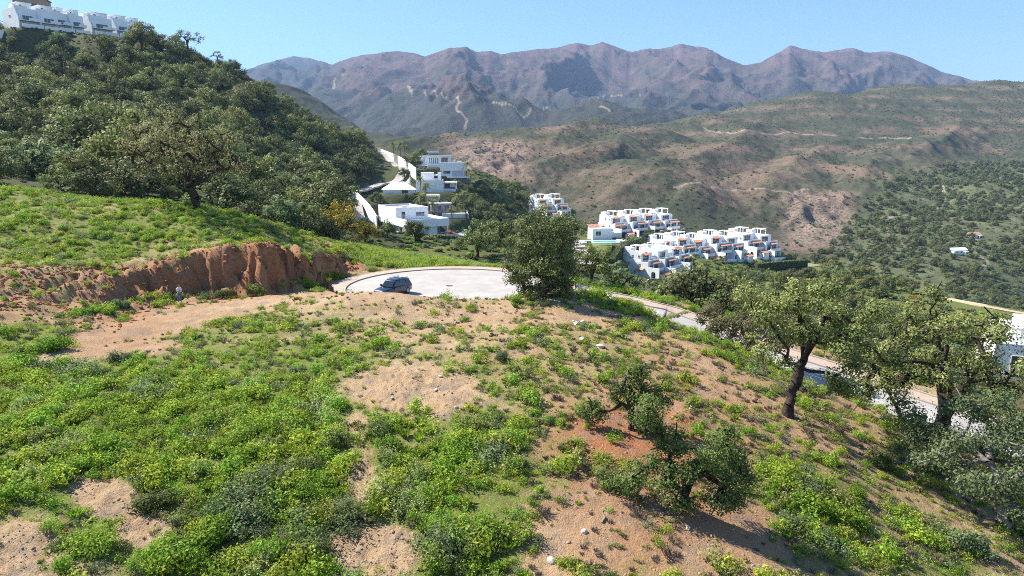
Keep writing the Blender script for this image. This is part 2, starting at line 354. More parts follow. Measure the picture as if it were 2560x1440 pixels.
# ---- brown hill across the valley, right-hand wooded slope, dark hill behind the villas
midp = [PD(a, b, c) for a, b, c in [(1080, 352, 640), (1160, 330, 690), (1250, 312, 740), (1350, 300, 800), (1450, 288, 900), (1570, 290, 1000), (1700, 287, 1060), (1800, 276, 1100), (1850, 256, 1130), (2000, 226, 1200), (2200, 206, 1280), (2400, 199, 1320), (2560, 196, 1350), (2800, 196, 1350),
        (1080, 420, 470), (1200, 480, 430), (1150, 400, 540), (1300, 400, 570), (1300, 480, 440), (1400, 350, 700), (1450, 450, 480), (1550, 400, 610), (1600, 500, 430), (1700, 340, 860), (1700, 420, 600), (1700, 560, 375), (1850, 330, 880), (1850, 470, 540), (1850, 600, 360), (1950, 640, 345), (2000, 270, 1020), (2000, 330, 860), (2000, 400, 680), (2000, 500, 500), (2060, 600, 395), (2130, 520, 480), (2150, 450, 600), (2300, 260, 1080), (2300, 320, 920), (2300, 400, 740), (2560, 260, 1120), (2560, 330, 930),
        (2170, 500, 470), (2200, 560, 400), (2110, 640, 330), (2250, 660, 300), (2300, 720, 262), (2300, 600, 360), (2350, 470, 560), (2400, 540, 420), (2560, 780, 235), (2560, 690, 290), (2560, 600, 360), (2560, 480, 520), (2560, 400, 700), (2800, 780, 240), (2800, 600, 370), (2800, 400, 700), (2480, 430, 640)]]
midp += [PD(a, b, c) for a, b, c in [(500, 240, 1250), (620, 228, 1150), (680, 212, 1080), (728, 197, 1020), (780, 222, 980), (850, 262, 920), (960, 318, 830), (1040, 352, 770), (850, 330, 700), (950, 370, 620), (1050, 380, 600), (700, 300, 800)]]
midp += [(x, 350, -42) for x in (-200, -100, -20, 60)] + [(110, 310, -48), (160, 280, -55), (220, 240, -60), (330, 200, -62), (-300, 420, -20), (60, 200, -60), (150, 150, -62)]
midp += [PD(a, b, c, -70) for a, b, c in [(728, 197, 1500), (1080, 352, 1000), (1300, 300, 1200), (1570, 290, 1400), (1850, 256, 1600), (2200, 206, 1750), (2560, 196, 1800), (2800, 196, 1800), (500, 240, 1600), (960, 318, 1250)]]
H_midr = gridded(rbf(midp, 0.0, 4.0), -900, 1700, 90, 2100, 10, 3.2)
MS = 1.55; FS = 1.45
MSP = [smooth_poly([(*PD(a, b, c)[:2], v) for a, b, c, v in L], 4) for L in ([(1870, 320, 880, 6), (1740, 400, 640, 15), (1600, 470, 460, 13), (1480, 520, 400, 4)], [(2080, 340, 850, 6), (1960, 430, 620, 14), (1880, 500, 490, 8)], [(1500, 300, 880, 4), (1350, 350, 700, 12), (1230, 410, 520, 8)], [(2200, 350, 820, 5), (2180, 430, 640, 14), (2090, 500, 500, 8)], [(1650, 335, 860, 5), (1500, 390, 640, 13), (1360, 450, 480, 8)], [(2420, 300, 1000, 5), (2330, 370, 800, 13), (2260, 430, 660, 6)], [(1780, 440, 580, 5), (1720, 490, 470, 10), (1680, 530, 410, 5)])]
def spurs_mid(x, y):
    s = 0 * x
    for L in MSP:
        d, _, v, _ = polyinfo(L, x, y); s = np.maximum(s, v * np.clip(1 - d / (v * 3.2 + 18), 0, 1) ** 1.1)
    return s
def H_mid(x, y, detail=True):
    x = np.asarray(x, float) / MS; y = np.asarray(y, float) / MS; z = H_midr(x, y)
    px, py = PROJ(x, y, z)
    k = sstep(330, 480, y)
    rock = np.maximum(sstep(1080, 1150, px) * sstep(1380, 1260, px) * sstep(330, 360, py), sstep(1900, 1990, px) * sstep(2160, 2100, px) * sstep(460, 500, py))
    wx = x + 30 * perlin(x / 150, y / 150, 40); wy = y + 30 * perlin(x / 150, y / 150, 41)
    z = z + k * ((ridged(wx / 210, wy / 330, 3, 42) - 1.0) * 7 + spurs_mid(wx, wy) - 4 + (ridged(wx / 42, wy / 90, 3, 47) - 1) * 2.2 + fbm(x / 60, y / 60, 5, 43) * 2.2)
    z = z + k * rock * ((ridged(wx / 26, wy / 60, 4, 44) - 1) * 4.5)
    if detail: z = z + k * fbm(x / 9, y / 9, 3, 45) * 1.0
    return CAMZ + (z - CAMZ) * MS
# ---- mountains
sky_px = [(-300, 215), (300, 200), (600, 180), (640, 166), (690, 150), (735, 140), (770, 145), (800, 152), (828, 162), (860, 150), (905, 138), (960, 131), (1000, 128), (1035, 132), (1062, 142), (1085, 133), (1120, 121), (1165, 117), (1190, 130), (1225, 126), (1256, 136), (1300, 127), (1350, 123), (1400, 117), (1442, 106), (1475, 113), (1506, 106), (1540, 116), (1578, 130), (1620, 121), (1648, 124), (1700, 110), (1770, 121), (1810, 143), (1858, 163), (1900, 157), (1935, 138), (1975, 113), (2010, 122), (2060, 130), (2132, 120), (2160, 130), (2225, 129), (2280, 145), (2350, 178), (2430, 200), (2600, 215), (2900, 230)]
rdist = lambda px: 4300 + 350 * math.sin(px / 110.0) + (1700 if px < 830 else 0)
farp = [PD(a, b, rdist(a)) for a, b in sky_px]
farp += [PD(a, b, c) for a, b, c in [(700, 230, 3600), (840, 230, 3000), (960, 220, 3000), (1040, 212, 2700), (1150, 200, 3000), (1250, 190, 3300), (1380, 190, 3200), (1500, 185, 3300), (1620, 200, 3200), (1720, 190, 3300), (1900, 200, 3300), (2000, 190, 3400), (2130, 180, 3400), (2300, 200, 3400),
        (760, 260, 2400), (870, 262, 2300), (1000, 250, 2250), (1100, 250, 2150), (1200, 265, 2100), (1300, 262, 2200), (1400, 262, 2300), (1480, 246, 1900), (1560, 240, 1800), (1640, 236, 1850), (1720, 262, 1900), (1850, 250, 2200), (2000, 240, 2300),
        (900, 310, 1700), (1000, 320, 1600), (1140, 262, 1900), (1165, 300, 1650), (1250, 310, 1600), (1400, 290, 1600), (1560, 280, 1500), (1700, 285, 1550)]]
farp += [PD(a, b, rdist(a) + 1500, -420) for a, b in sky_px[::4]] + [PD(a, 380, 1350, -60) for a in range(-300, 2900, 400)]
H_farr = gridded(rbf(farp, 0.0, 8.0), -6500, 6500, 1200, 8000, 40, 1.3)
SPURS = []          # spur ridges running down from the summits: plan polylines, third value = how far the crest stands proud
for (a, b), mids in {(735, 140): [(700, 190, 5000), (640, 230, 4000)], (905, 138): [(850, 200, 3500), (800, 262, 2600)], (1000, 128): [(960, 180, 3500), (900, 240, 2700)], (1062, 142): [(1040, 190, 3400), (1030, 235, 2600)],
                     (1165, 117): [(1120, 170, 3600), (1060, 215, 2800), (1140, 262, 2000), (1165, 320, 1600)], (1350, 123): [(1260, 180, 3500), (1330, 235, 2600)], (1442, 106): [(1400, 180, 3500), (1390, 250, 2500)],
                     (1506, 106): [(1560, 160, 3700), (1590, 220, 2800)], (1700, 110): [(1640, 170, 3600), (1660, 225, 2800)], (1770, 121): [(1790, 170, 3700), (1720, 225, 2800)], (1975, 113): [(1900, 170, 3700), (1800, 215, 2900), (1760, 262, 2100)],
                     (2010, 122): [(2020, 190, 3500), (1990, 250, 2500)], (2132, 120): [(2160, 180, 3500), (2130, 230, 2700)], (2225, 129): [(2280, 180, 3500), (2300, 215, 2800)]}.items():
    q = [(*PD(a, b, rdist(a))[:2], 6)] + [(*PD(u, v, d)[:2], 80) for u, v, d in mids]; q[-1] = (q[-1][0], q[-1][1], 15); SPURS.append(smooth_poly(q, 4))
def H_far0(x, y):
    x = np.asarray(x, float); y = np.asarray(y, float); z = H_farr(x, y)
    px = 1280 + 1707 * x / np.maximum(y, 1) * 0.99
    rd = 4300 + 350 * np.sin(px / 110.0) + np.where(px < 830, 1700, 0)
    k = sstep(1400, 2000, y) * (0.05 + .95 * sstep(50, 1300, rd - y))
    wx = x + 130 * perlin(x / 600, y / 600, 60); wy = y + 130 * perlin(x / 600, y / 600, 61)
    for sp in SPURS:
        d, _, val, _ = polyinfo(sp, wx, wy); z = z + val * np.clip(1 - d / (val * 3.4 + 60), 0, 1) ** 1.2
    z = z - 38 * k
    z = z + k * ((ridged(wx / 420, wy / 800, 5, 62) - 1.1) * 52 + fbm(x / 120, y / 120, 4, 63) * 8)
    z = z + k * (ridged(wx / 110, wy / 190, 4, 64) - 1) * 13
    z = z + (1 - k) * fbm(x / 40, y / 40, 3, 66) * 5
    return z

# trim each bearing's crest to the height the skyline has
_sx = np.array([p[0] for p in sky_px], float); _sy = np.array([p[1] for p in sky_px], float)
UQ = np.linspace(-300, 2900, 520); SQ = np.interp(UQ, _sx, _sy) + 1.6 * fbm(UQ / 34, UQ * 0 + 3.3, 3, 70); FQ = np.ones(len(UQ)); UA = np.zeros(len(UQ))
def H_far1(x, y):
    return H_far0(x, y) * (1 + (np.interp(x / np.maximum(y, 1), UA, FQ) - 1) * sstep(2300, 3300, y))
for i in range(len(UQ)): UA[i] = ray(UQ[i], SQ[i])[0]
for _it in range(3):
    T, U = np.meshgrid(np.linspace(2900, 7000, 240), UA); Zs = H_far1(U * T, T); el = (Zs - CAMZ) / T
    want = np.array([ray(a, b)[2] for a, b in zip(UQ, SQ)]); j = el.argmax(1)
    FQ = FQ * np.clip((CAMZ + want * T[0][j]) / np.maximum(Zs[np.arange(len(UQ)), j], 50), .7, 1.3)

def H_far(x, y): return CAMZ + (H_far1(np.asarray(x, float) / FS, np.asarray(y, float) / FS) - CAMZ) * FS
def polar(name, th0, th1, nth, rs, H, mat, attr=None):
    th = np.linspace(R(th0), R(th1), nth); TH, RR = np.meshgrid(th, rs); X = RR * np.sin(TH); Y = RR * np.cos(TH)
    Z = H(X, Y); n, m = X.shape
    i = np.arange(n * m).reshape(n, m); F = np.stack([i[:-1, :-1].ravel(), i[:-1, 1:].ravel(), i[1:, 1:].ravel(), i[1:, :-1].ravel()], 1)
    A = attr(X, Y, Z) if attr else {}
    me = mesh_np(name, np.stack([X.ravel(), Y.ravel(), Z.ravel()], 1), F[:, ::-1].copy(), [mat], True, None, {k: ('POINT', v.ravel()) for k, v in A.items()})
    return link(name, me), (X, Y, Z)
def hit(px, py, H, d0, d1, n=700):
    """first ground point along a pixel's ray"""
    v = ray(px, py); t = np.geomspace(d0, d1, n); g = H(v[0] * t, t); zz = CAMZ + v[2] * t
    b = np.where(zz < g)[0]
    i = b[0] if len(b) else n - 1
    return (v[0] * t[i], t[i], float(g[i]))
# ================================================================ GROUND MATERIALS + MESHES
def pos_vec(nt):
    g = N(nt, 'ShaderNodeNewGeometry'); return g.outputs['Position']
def attr_n(nt, name):
    a = N(nt, 'ShaderNodeAttribute'); a.attribute_name = name; return a.outputs['Fac']
def mat_ground():
    m, nt, b = new_mat('earth_and_weeds'); P = pos_vec(nt)
    n1 = noise_n(nt, P, .35, 6, .62); n2 = noise_n(nt, P, 2.6, 6, .65); n3 = noise_n(nt, P, 11, 4, .7)
    dry = ramp(nt, n1, [(.3, (.40, .255, .135)), (.5, (.485, .33, .183)), (.7, (.56, .405, .245))])
    red = ramp(nt, n2, [(.3, (.3, .1, .038)), (.55, (.43, .17, .066)), (.75, (.51, .255, .115))])
    soil = mixc(nt, attr_n(nt, 'red'), dry, red)
    soil = mixc(nt, ramp(nt, n3, [(.38, .0), (.62, .5)]), soil, (.30, .2, .13))            # crumbs and stones
    grey = mixc(nt, ramp(nt, noise_n(nt, P, .8, 5, .6), [(.5, 0.0), (.66, .6)]), soil, (.25, .2, .155))   # dry litter
    grn = ramp(nt, n2, [(.25, (.085, .115, .022)), (.5, (.16, .2, .038)), (.75, (.25, .265, .07))])
    v = attr_n(nt, 'veg')
    t = math_n(nt, 'ADD', math_n(nt, 'MULTIPLY', v, 1.35), math_n(nt, 'MULTIPLY', math_n(nt, 'SUBTRACT', n2, .5), 1.5))
    t = math_n(nt, 'ADD', t, math_n(nt, 'MULTIPLY', math_n(nt, 'SUBTRACT', n3, .5), .7))
    f = ramp(nt, t, [(.52, 0.0), (.92, .92)])
    c = mixc(nt, f, grey, grn)
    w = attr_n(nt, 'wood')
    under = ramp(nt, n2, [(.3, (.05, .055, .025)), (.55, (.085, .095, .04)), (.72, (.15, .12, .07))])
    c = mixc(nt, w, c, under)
    nt.links.new(c, b.inputs['Base Color']); b.inputs['Roughness'].default_value = .95; b.inputs['Specular IOR Level'].default_value = .1
    bp = N(nt, 'ShaderNodeBump'); bp.inputs['Strength'].default_value = 1.0; bp.inputs['Distance'].default_value = .16
    h = math_n(nt, 'ADD', math_n(nt, 'ADD', n2, math_n(nt, 'MULTIPLY', n3, .7)), math_n(nt, 'MULTIPLY', noise_n(nt, P, 32, 3, .7), .3)); nt.links.new(h, bp.inputs['Height']); nt.links.new(bp.outputs[0], b.inputs['Normal'])
    return m
def mat_hill(name, soil_a, soil_b, gr_a, gr_b, s, bias, bump, rockc=(.26, .185, .145), spots=True):
    m, nt, b = new_mat(name); P = pos_vec(nt)
    big = noise_n(nt, P, s * .09, 5, .6, .6); mid = noise_n(nt, P, s * .45, 6, .65); fine = noise_n(nt, P, s * 2.2, 5, .7)
    soil = ramp(nt, mid, [(.3, soil_a), (.7, soil_b)]); grn = ramp(nt, fine, [(.3, gr_a), (.7, gr_b)])
    t = math_n(nt, 'ADD', math_n(nt, 'MULTIPLY', big, .75), math_n(nt, 'MULTIPLY', mid, .75)); t = math_n(nt, 'ADD', t, math_n(nt, 'MULTIPLY', fine, 1.05))
    t = math_n(nt, 'MULTIPLY', math_n(nt, 'ADD', t, attr_n(nt, 'green')), .4)
    c = mixc(nt, ramp(nt, t, [(bias - .05, 0.0), (bias + .05, 1.0)]), soil, grn)
    grn2 = ramp(nt, mid, [(.35, (.09, .1, .05)), (.65, (.19, .2, .095))])
    rk = mixc(nt, ramp(nt, noise_n(nt, P, s * 1.1, 5, .7, 1.0), [(.42, 0.0), (.55, 1.0)]), c, rockc)
    c = mixc(nt, attr_n(nt, 'rock'), c, rk)
    if spots:
        v = N(nt, 'ShaderNodeTexVoronoi'); v.inputs['Scale'].default_value = s * .8; nt.links.new(P, v.inputs['Vector'])
        sp = ramp(nt, v.outputs['Distance'], [(.22, 1.0), (.36, 0.0)])
        k = math_n(nt, 'MULTIPLY', sp, ramp(nt, mid, [(.42, 0.0), (.55, .8)]))
        c = mixc(nt, k, c, (.03, .04, .02))
    c = mixc(nt, attr_n(nt, 'track'), mixc(nt, attr_n(nt, 'lush'), c, grn2), (.34, .265, .195))
    nt.links.new(c, b.inputs['Base Color']); b.inputs['Roughness'].default_value = .95; b.inputs['Specular IOR Level'].default_value = .05
    bp = N(nt, 'ShaderNodeBump'); bp.inputs['Strength'].default_value = bump; bp.inputs['Distance'].default_value = 1.2 / s * .25
    nt.links.new(math_n(nt, 'ADD', fine, mid), bp.inputs['Height']); nt.links.new(bp.outputs[0], b.inputs['Normal'])
    return m
M_ground = mat_ground()
M_mid = mat_hill('scrub_hillside', (.14, .095, .068), (.22, .155, .112), (.04, .046, .029), (.088, .094, .054), .26, .478, 1.0)
M_far = mat_hill('mountain_scrub', (.1, .064, .062), (.17, .11, .1), (.036, .041, .036), (.07, .072, .058), .05, .5, 1.0, (.3, .2, .16), False)

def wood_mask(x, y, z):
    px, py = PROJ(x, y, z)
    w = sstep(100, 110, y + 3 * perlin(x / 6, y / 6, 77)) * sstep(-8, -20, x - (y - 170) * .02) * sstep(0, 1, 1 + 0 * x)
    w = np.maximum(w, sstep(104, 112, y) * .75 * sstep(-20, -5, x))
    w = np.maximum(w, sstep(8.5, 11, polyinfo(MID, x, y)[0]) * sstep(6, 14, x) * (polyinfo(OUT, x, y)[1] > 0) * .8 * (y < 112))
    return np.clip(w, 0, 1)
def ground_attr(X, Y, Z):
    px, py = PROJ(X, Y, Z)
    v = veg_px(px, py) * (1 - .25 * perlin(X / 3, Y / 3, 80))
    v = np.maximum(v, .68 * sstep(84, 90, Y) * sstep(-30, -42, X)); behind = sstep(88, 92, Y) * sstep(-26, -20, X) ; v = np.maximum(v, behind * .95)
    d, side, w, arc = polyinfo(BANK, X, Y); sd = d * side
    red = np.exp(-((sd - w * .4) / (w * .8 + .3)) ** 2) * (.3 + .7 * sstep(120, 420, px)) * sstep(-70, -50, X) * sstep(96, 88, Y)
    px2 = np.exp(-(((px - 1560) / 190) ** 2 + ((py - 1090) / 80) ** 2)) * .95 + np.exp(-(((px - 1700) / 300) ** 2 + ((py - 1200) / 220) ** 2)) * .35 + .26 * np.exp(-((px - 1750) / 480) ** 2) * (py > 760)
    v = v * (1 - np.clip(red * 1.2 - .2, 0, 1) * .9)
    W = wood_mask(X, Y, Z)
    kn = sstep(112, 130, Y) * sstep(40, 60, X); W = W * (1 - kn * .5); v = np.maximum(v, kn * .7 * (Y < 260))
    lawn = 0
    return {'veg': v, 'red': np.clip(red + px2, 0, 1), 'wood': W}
def track_attr(X, Y, lines, H, d0, d1):
    t = np.zeros_like(X)
    for pts, w in lines:
        L = smooth_poly([hit(a, b, H, d0, d1, 1400) for a, b in pts], 5); m = (X > L[:, 0].min() - 60) & (X < L[:, 0].max() + 60) & (Y > L[:, 1].min() - 60) & (Y < L[:, 1].max() + 60)
        d = polyinfo(L, X[m], Y[m])[0] + 1.2 * perlin(X[m] / 14, Y[m] / 14, 88); t[m] = np.maximum(t[m], sstep(w * .36, w * .14, d) * .8)
    return t
MID_TR = [([(2462, 712), (2440, 690), (2456, 668), (2470, 655), (2446, 640), (2436, 622), (2430, 608), (2440, 592)], 5.0), ([(2232, 600), (2222, 575), (2226, 548), (2232, 540)], 6.0), ([(2366, 512), (2358, 490), (2358, 470), (2366, 456)], 8.0), ([(2180, 505), (2215, 510), (2240, 522), (2262, 518)], 6.0), ([(1760, 318), (1860, 326), (1960, 332), (2060, 338), (2160, 344), (2260, 346), (2330, 350)], 11.0), ([(1690, 470), (1780, 468), (1880, 474), (1960, 480), (2020, 472)], 9.0)]
FAR_TR = [([(1020, 214), (1026, 225), (1030, 238)], 40), ([(1062, 230), (1090, 236), (1108, 244), (1124, 252), (1148, 258)], 24), ([(1150, 256), (1140, 272), (1152, 282), (1164, 296), (1168, 300), (1162, 320)], 26), ([(868, 180), (845, 192), (836, 205), (834, 222)], 30), ([(1494, 244), (1512, 238), (1560, 240)], 22), ([(1500, 266), (1524, 278)], 22), ([(1600, 238), (1640, 230)], 22), ([(1230, 256), (1280, 264), (1330, 268), (1368, 264)], 18)]
def mid_attr(X, Y, Z):
    px, py = PROJ(X, Y, Z)
    rock = np.maximum(sstep(1090, 1150, px) * sstep(1360, 1270, px) * sstep(335, 360, py) * sstep(470, 430, py), sstep(1930, 1990, px) * sstep(2150, 2100, px) * sstep(470, 490, py) * sstep(640, 600, py))
    slope = sstep(2060, 2180, px - (600 - py) * .55) * sstep(380, 470, py)                   # wooded right-hand slope is greener
    left = sstep(1100, 1000, px) * .22
    band = .1 * np.sin(Z / 5.2 + 2.2 * perlin(X / 260, Y / 260, 9)) * sstep(500, 380, py) + .2 * perlin(X / 90, Y / 190, 19)
    return {'track': track_attr(X, Y, MID_TR, H_mid, 300, 2800), 'lush': np.clip(slope * .7, 0, 1), 'rock': rock, 'green': slope * .2 + left + band - .1 * rock + .06 - .012 * spurs_mid(X / MS, Y / MS) + .1 * sstep(480, 560, py) * sstep(1300, 1400, px) * sstep(1900, 1800, px)}
def far_attr(X, Y, Z):
    px, py = PROJ(X, Y, Z)
    lowg = sstep(210, 280, py) * .2; left = sstep(900, 700, px) * .2
    return {'track': track_attr(X, Y, [(a, b * .62) for a, b in FAR_TR], H_far, 1900, 9000), 'lush': np.zeros_like(X), 'rock': np.zeros_like(X), 'green': lowg + left - .1 * sstep(190, 120, py)}
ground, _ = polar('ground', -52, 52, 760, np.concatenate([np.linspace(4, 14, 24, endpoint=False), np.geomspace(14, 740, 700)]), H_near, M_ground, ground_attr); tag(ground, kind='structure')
hillside, _ = polar('hillside', -30, 46, 620, np.geomspace(235, 2900, 430), H_mid, M_mid, mid_attr); tag(hillside, kind='structure')
mountains, _ = polar('mountains', -44, 46, 900, np.concatenate([FS * np.geomspace(1300, 3000, 150, endpoint=False), FS * np.linspace(3000, 7600, 260)]), H_far, M_far, far_attr); tag(mountains, kind='structure')
# ================================================================ PLANTS
def mat_leaf(name, cols, transl=.4, var=.22, rough=.6):
    m = bpy.data.materials.new(name); m.use_nodes = True; nt = m.node_tree; b = nt.nodes['Principled BSDF']; out = nt.nodes['Material Output']
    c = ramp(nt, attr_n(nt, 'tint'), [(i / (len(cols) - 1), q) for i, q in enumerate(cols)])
    oi = N(nt, 'ShaderNodeObjectInfo'); hs = N(nt, 'ShaderNodeHueSaturation')
    nt.links.new(c, hs.inputs['Color']); hs.inputs['Saturation'].default_value = 1.0
    mr = N(nt, 'ShaderNodeMapRange'); nt.links.new(oi.outputs['Random'], mr.inputs[0]); mr.inputs[3].default_value = 1 - var; mr.inputs[4].default_value = 1 + var; nt.links.new(mr.outputs[0], hs.inputs['Value'])
    mh = N(nt, 'ShaderNodeMapRange'); nt.links.new(math_n(nt, 'FRACT', math_n(nt, 'MULTIPLY', oi.outputs['Random'], 7.31)), mh.inputs[0]); mh.inputs[3].default_value = .482; mh.inputs[4].default_value = .515; nt.links.new(mh.outputs[0], hs.inputs['Hue'])
    nt.links.new(hs.outputs[0], b.inputs['Base Color']); b.inputs['Roughness'].default_value = rough; b.inputs['Specular IOR Level'].default_value = .08
    t = N(nt, 'ShaderNodeBsdfTranslucent'); nt.links.new(hs.outputs[0], t.inputs['Color'])
    mx = N(nt, 'ShaderNodeMixShader'); mx.inputs[0].default_value = transl
    nt.links.new(b.outputs[0], mx.inputs[1]); nt.links.new(t.outputs[0], mx.inputs[2]); nt.links.new(mx.outputs[0], out.inputs['Surface'])
    MATS[name] = m; return m
L_holm = mat_leaf('holm_oak_leaves', [(0.07, 0.086, 0.038), (0.135, 0.16, 0.059), (0.216, 0.238, 0.092), (0.356, 0.356, 0.162)], .3)
L_cork = mat_leaf('cork_oak_leaves', [(0.103, 0.129, 0.044), (0.19, 0.224, 0.069), (0.293, 0.319, 0.103), (0.466, 0.448, 0.199)], .28)
L_oakd = mat_leaf('young_oak_leaves', [(0.072, 0.1, 0.033), (0.142, 0.19, 0.053), (0.223, 0.27, 0.075), (0.344, 0.36, 0.116)])
L_pale = mat_leaf('pale_oak_leaves', [(0.112, 0.119, 0.05), (0.213, 0.206, 0.088), (0.312, 0.294, 0.138), (0.45, 0.4, 0.225)])
L_grey = mat_leaf('grey_shrub_leaves', [(.085, .115, .05), (.15, .2, .085), (.23, .285, .13), (.34, .38, .21)])
L_weed = mat_leaf('weed_leaves', [(.1, .18, .018), (.185, .315, .03), (.29, .44, .05), (.46, .57, .12)], .42)
L_lime = mat_leaf('lime_weed_leaves', [(.15, .205, .02), (.28, .365, .034), (.4, .48, .06), (.53, .58, .12)], .42)
L_oliv = mat_leaf('olive_weed_leaves', [(0.109, 0.123, 0.036), (0.203, 0.217, 0.065), (0.29, 0.304, 0.102), (0.406, 0.377, 0.16)], .3)
L_flow = mat_leaf('pale_flower_heads', [(.2, .27, .07), (.33, .4, .12), (.45, .5, .2), (.6, .62, .36)], .35)
L_gorse = mat_leaf('yellow_blossom', [(.11, .115, .025), (.33, .28, .04), (.58, .46, .05), (.7, .55, .06)], .3)
L_dry = mat_leaf('dry_twigs', [(0.1, 0.08, 0.06), (0.17, 0.14, 0.11), (0.23, 0.19, 0.15), (0.28, 0.24, 0.2)], .1)
L_palm = mat_leaf('palm_leaflets', [(0.07, 0.098, 0.028), (0.14, 0.182, 0.049), (0.238, 0.266, 0.084), (0.364, 0.364, 0.14)], .25)
L_cyp = mat_leaf('cypress_leaves', [(0.016, 0.029, 0.016), (0.033, 0.052, 0.026), (0.052, 0.078, 0.039), (0.078, 0.104, 0.052)], .15)
L_red = mat_leaf('red_bracts', [(0.15, 0.03, 0.03), (0.35, 0.06, 0.06), (0.5, 0.12, 0.1), (0.5, 0.2, 0.15)], .25)
L_hedge = mat_leaf('hedge_leaves', [(0.048, 0.096, 0.024), (0.096, 0.192, 0.04), (0.16, 0.288, 0.064), (0.24, 0.384, 0.096)], .3)
M_bark = simple('oak_bark', (.06, .045, .036), .95, .7, 4.0, bump=1.0, spec=.05)
M_bark2 = simple('grey_branch_bark', (.2, .175, .15), .95, .45, 4.0, bump=.6, spec=.1)
M_palmbark = simple('palm_bark', (.2, .15, .1), .95, .3, 6.0, bump=.6, spec=.1)

def leaf_quads(C, Nn, size, rng, asp=.62, tint=None, curl=0.0):
    """rhombic leaves at C facing Nn"""
    n = len(C); a = rng.normal(size=(n, 3)); a -= (a * Nn).sum(1)[:, None] * Nn; a /= np.linalg.norm(a, axis=1)[:, None] + 1e-9
    b = np.cross(Nn, a); s = (size * rng.uniform(.65, 1.35, n))[:, None] if np.isscalar(size) else size[:, None]
    V = np.stack([C - a * s * .5, C + b * s * asp * .5 + Nn * s * curl, C + a * s * .5, C - b * s * asp * .5 + Nn * s * curl], 1).reshape(-1, 3)
    F = np.arange(4 * n).reshape(n, 4)
    return V, F, (tint if tint is not None else rng.uniform(0, 1, n))
def clump_leaves(cs, rs, per, size, rng, up=.55, flat=.8, bias=.45):
    """leaf clouds round clump centres; leaves sit mostly near each clump's surface"""
    Cs = []; Ns = []; Ts = []
    for c, r in zip(cs, rs):
        k = max(6, int(per * (r / np.mean(rs)) ** 2)); d = rng.normal(size=(k, 3)); d /= np.linalg.norm(d, axis=1)[:, None]
        rad = rng.uniform(0, 1, k) ** bias
        rad = rad * (1 + .28 * np.sin(d[:, 0] * 5 + c[0] * 3) * np.cos(d[:, 1] * 4 + c[1] * 5))
        p = d * rad[:, None] * r; p[:, 2] *= flat
        nn = d * 1.15 + rng.normal(size=(k, 3)) * (.36 if size > .25 else .5) + np.array([-.12, .03, up * .6]); nn /= np.linalg.norm(nn, axis=1)[:, None]
        base = rng.uniform(.1, .55)
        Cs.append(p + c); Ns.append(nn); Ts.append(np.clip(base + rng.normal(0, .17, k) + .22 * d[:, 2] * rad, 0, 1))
    C = np.concatenate(Cs); Nn = np.concatenate(Ns)
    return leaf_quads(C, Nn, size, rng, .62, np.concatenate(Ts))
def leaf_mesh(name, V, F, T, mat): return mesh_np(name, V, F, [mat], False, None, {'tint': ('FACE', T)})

def skeleton_mesh(name, pos, par, rad, mat, k=6):
    V = []; F = []; n0 = 0
    for i in range(len(pos)):
        p = par[i]
        if p < 0: continue
        a, b = pos[p], pos[i]; t = b - a; L = np.linalg.norm(t)
        if L < 1e-4: continue
        t = t / L; u = np.cross(t, [.97, .2, .1] if abs(t[0]) < .8 else [.05, .3, .95]); u /= np.linalg.norm(u) + 1e-9; w = np.cross(t, u)
        kk = k if rad[i] > .05 else 4; an = np.arange(kk) * 2 * np.pi / kk
        ring = np.cos(an)[:, None] * u + np.sin(an)[:, None] * w
        ra = rad[p] if rad[i] > .55 * rad[p] else rad[i] * 1.25; wa = 1 + .13 * np.sin(an * 2 + p) + .09 * np.sin(an * 3 + p * 2.3); wob = 1 + .13 * np.sin(an * 2 + i) + .09 * np.sin(an * 3 + i * 2.3)
        V.append(a - t * ra * .1 + ring * (ra * wa)[:, None]); V.append(b + ring * (rad[i] * wob)[:, None])
        j = np.arange(kk); F.append(np.stack([n0 + j, n0 + (j + 1) % kk, n0 + kk + (j + 1) % kk, n0 + kk + j], 1)); n0 += 2 * kk
    return mesh_np(name, np.concatenate(V), [np.concatenate(F)], [mat], True)
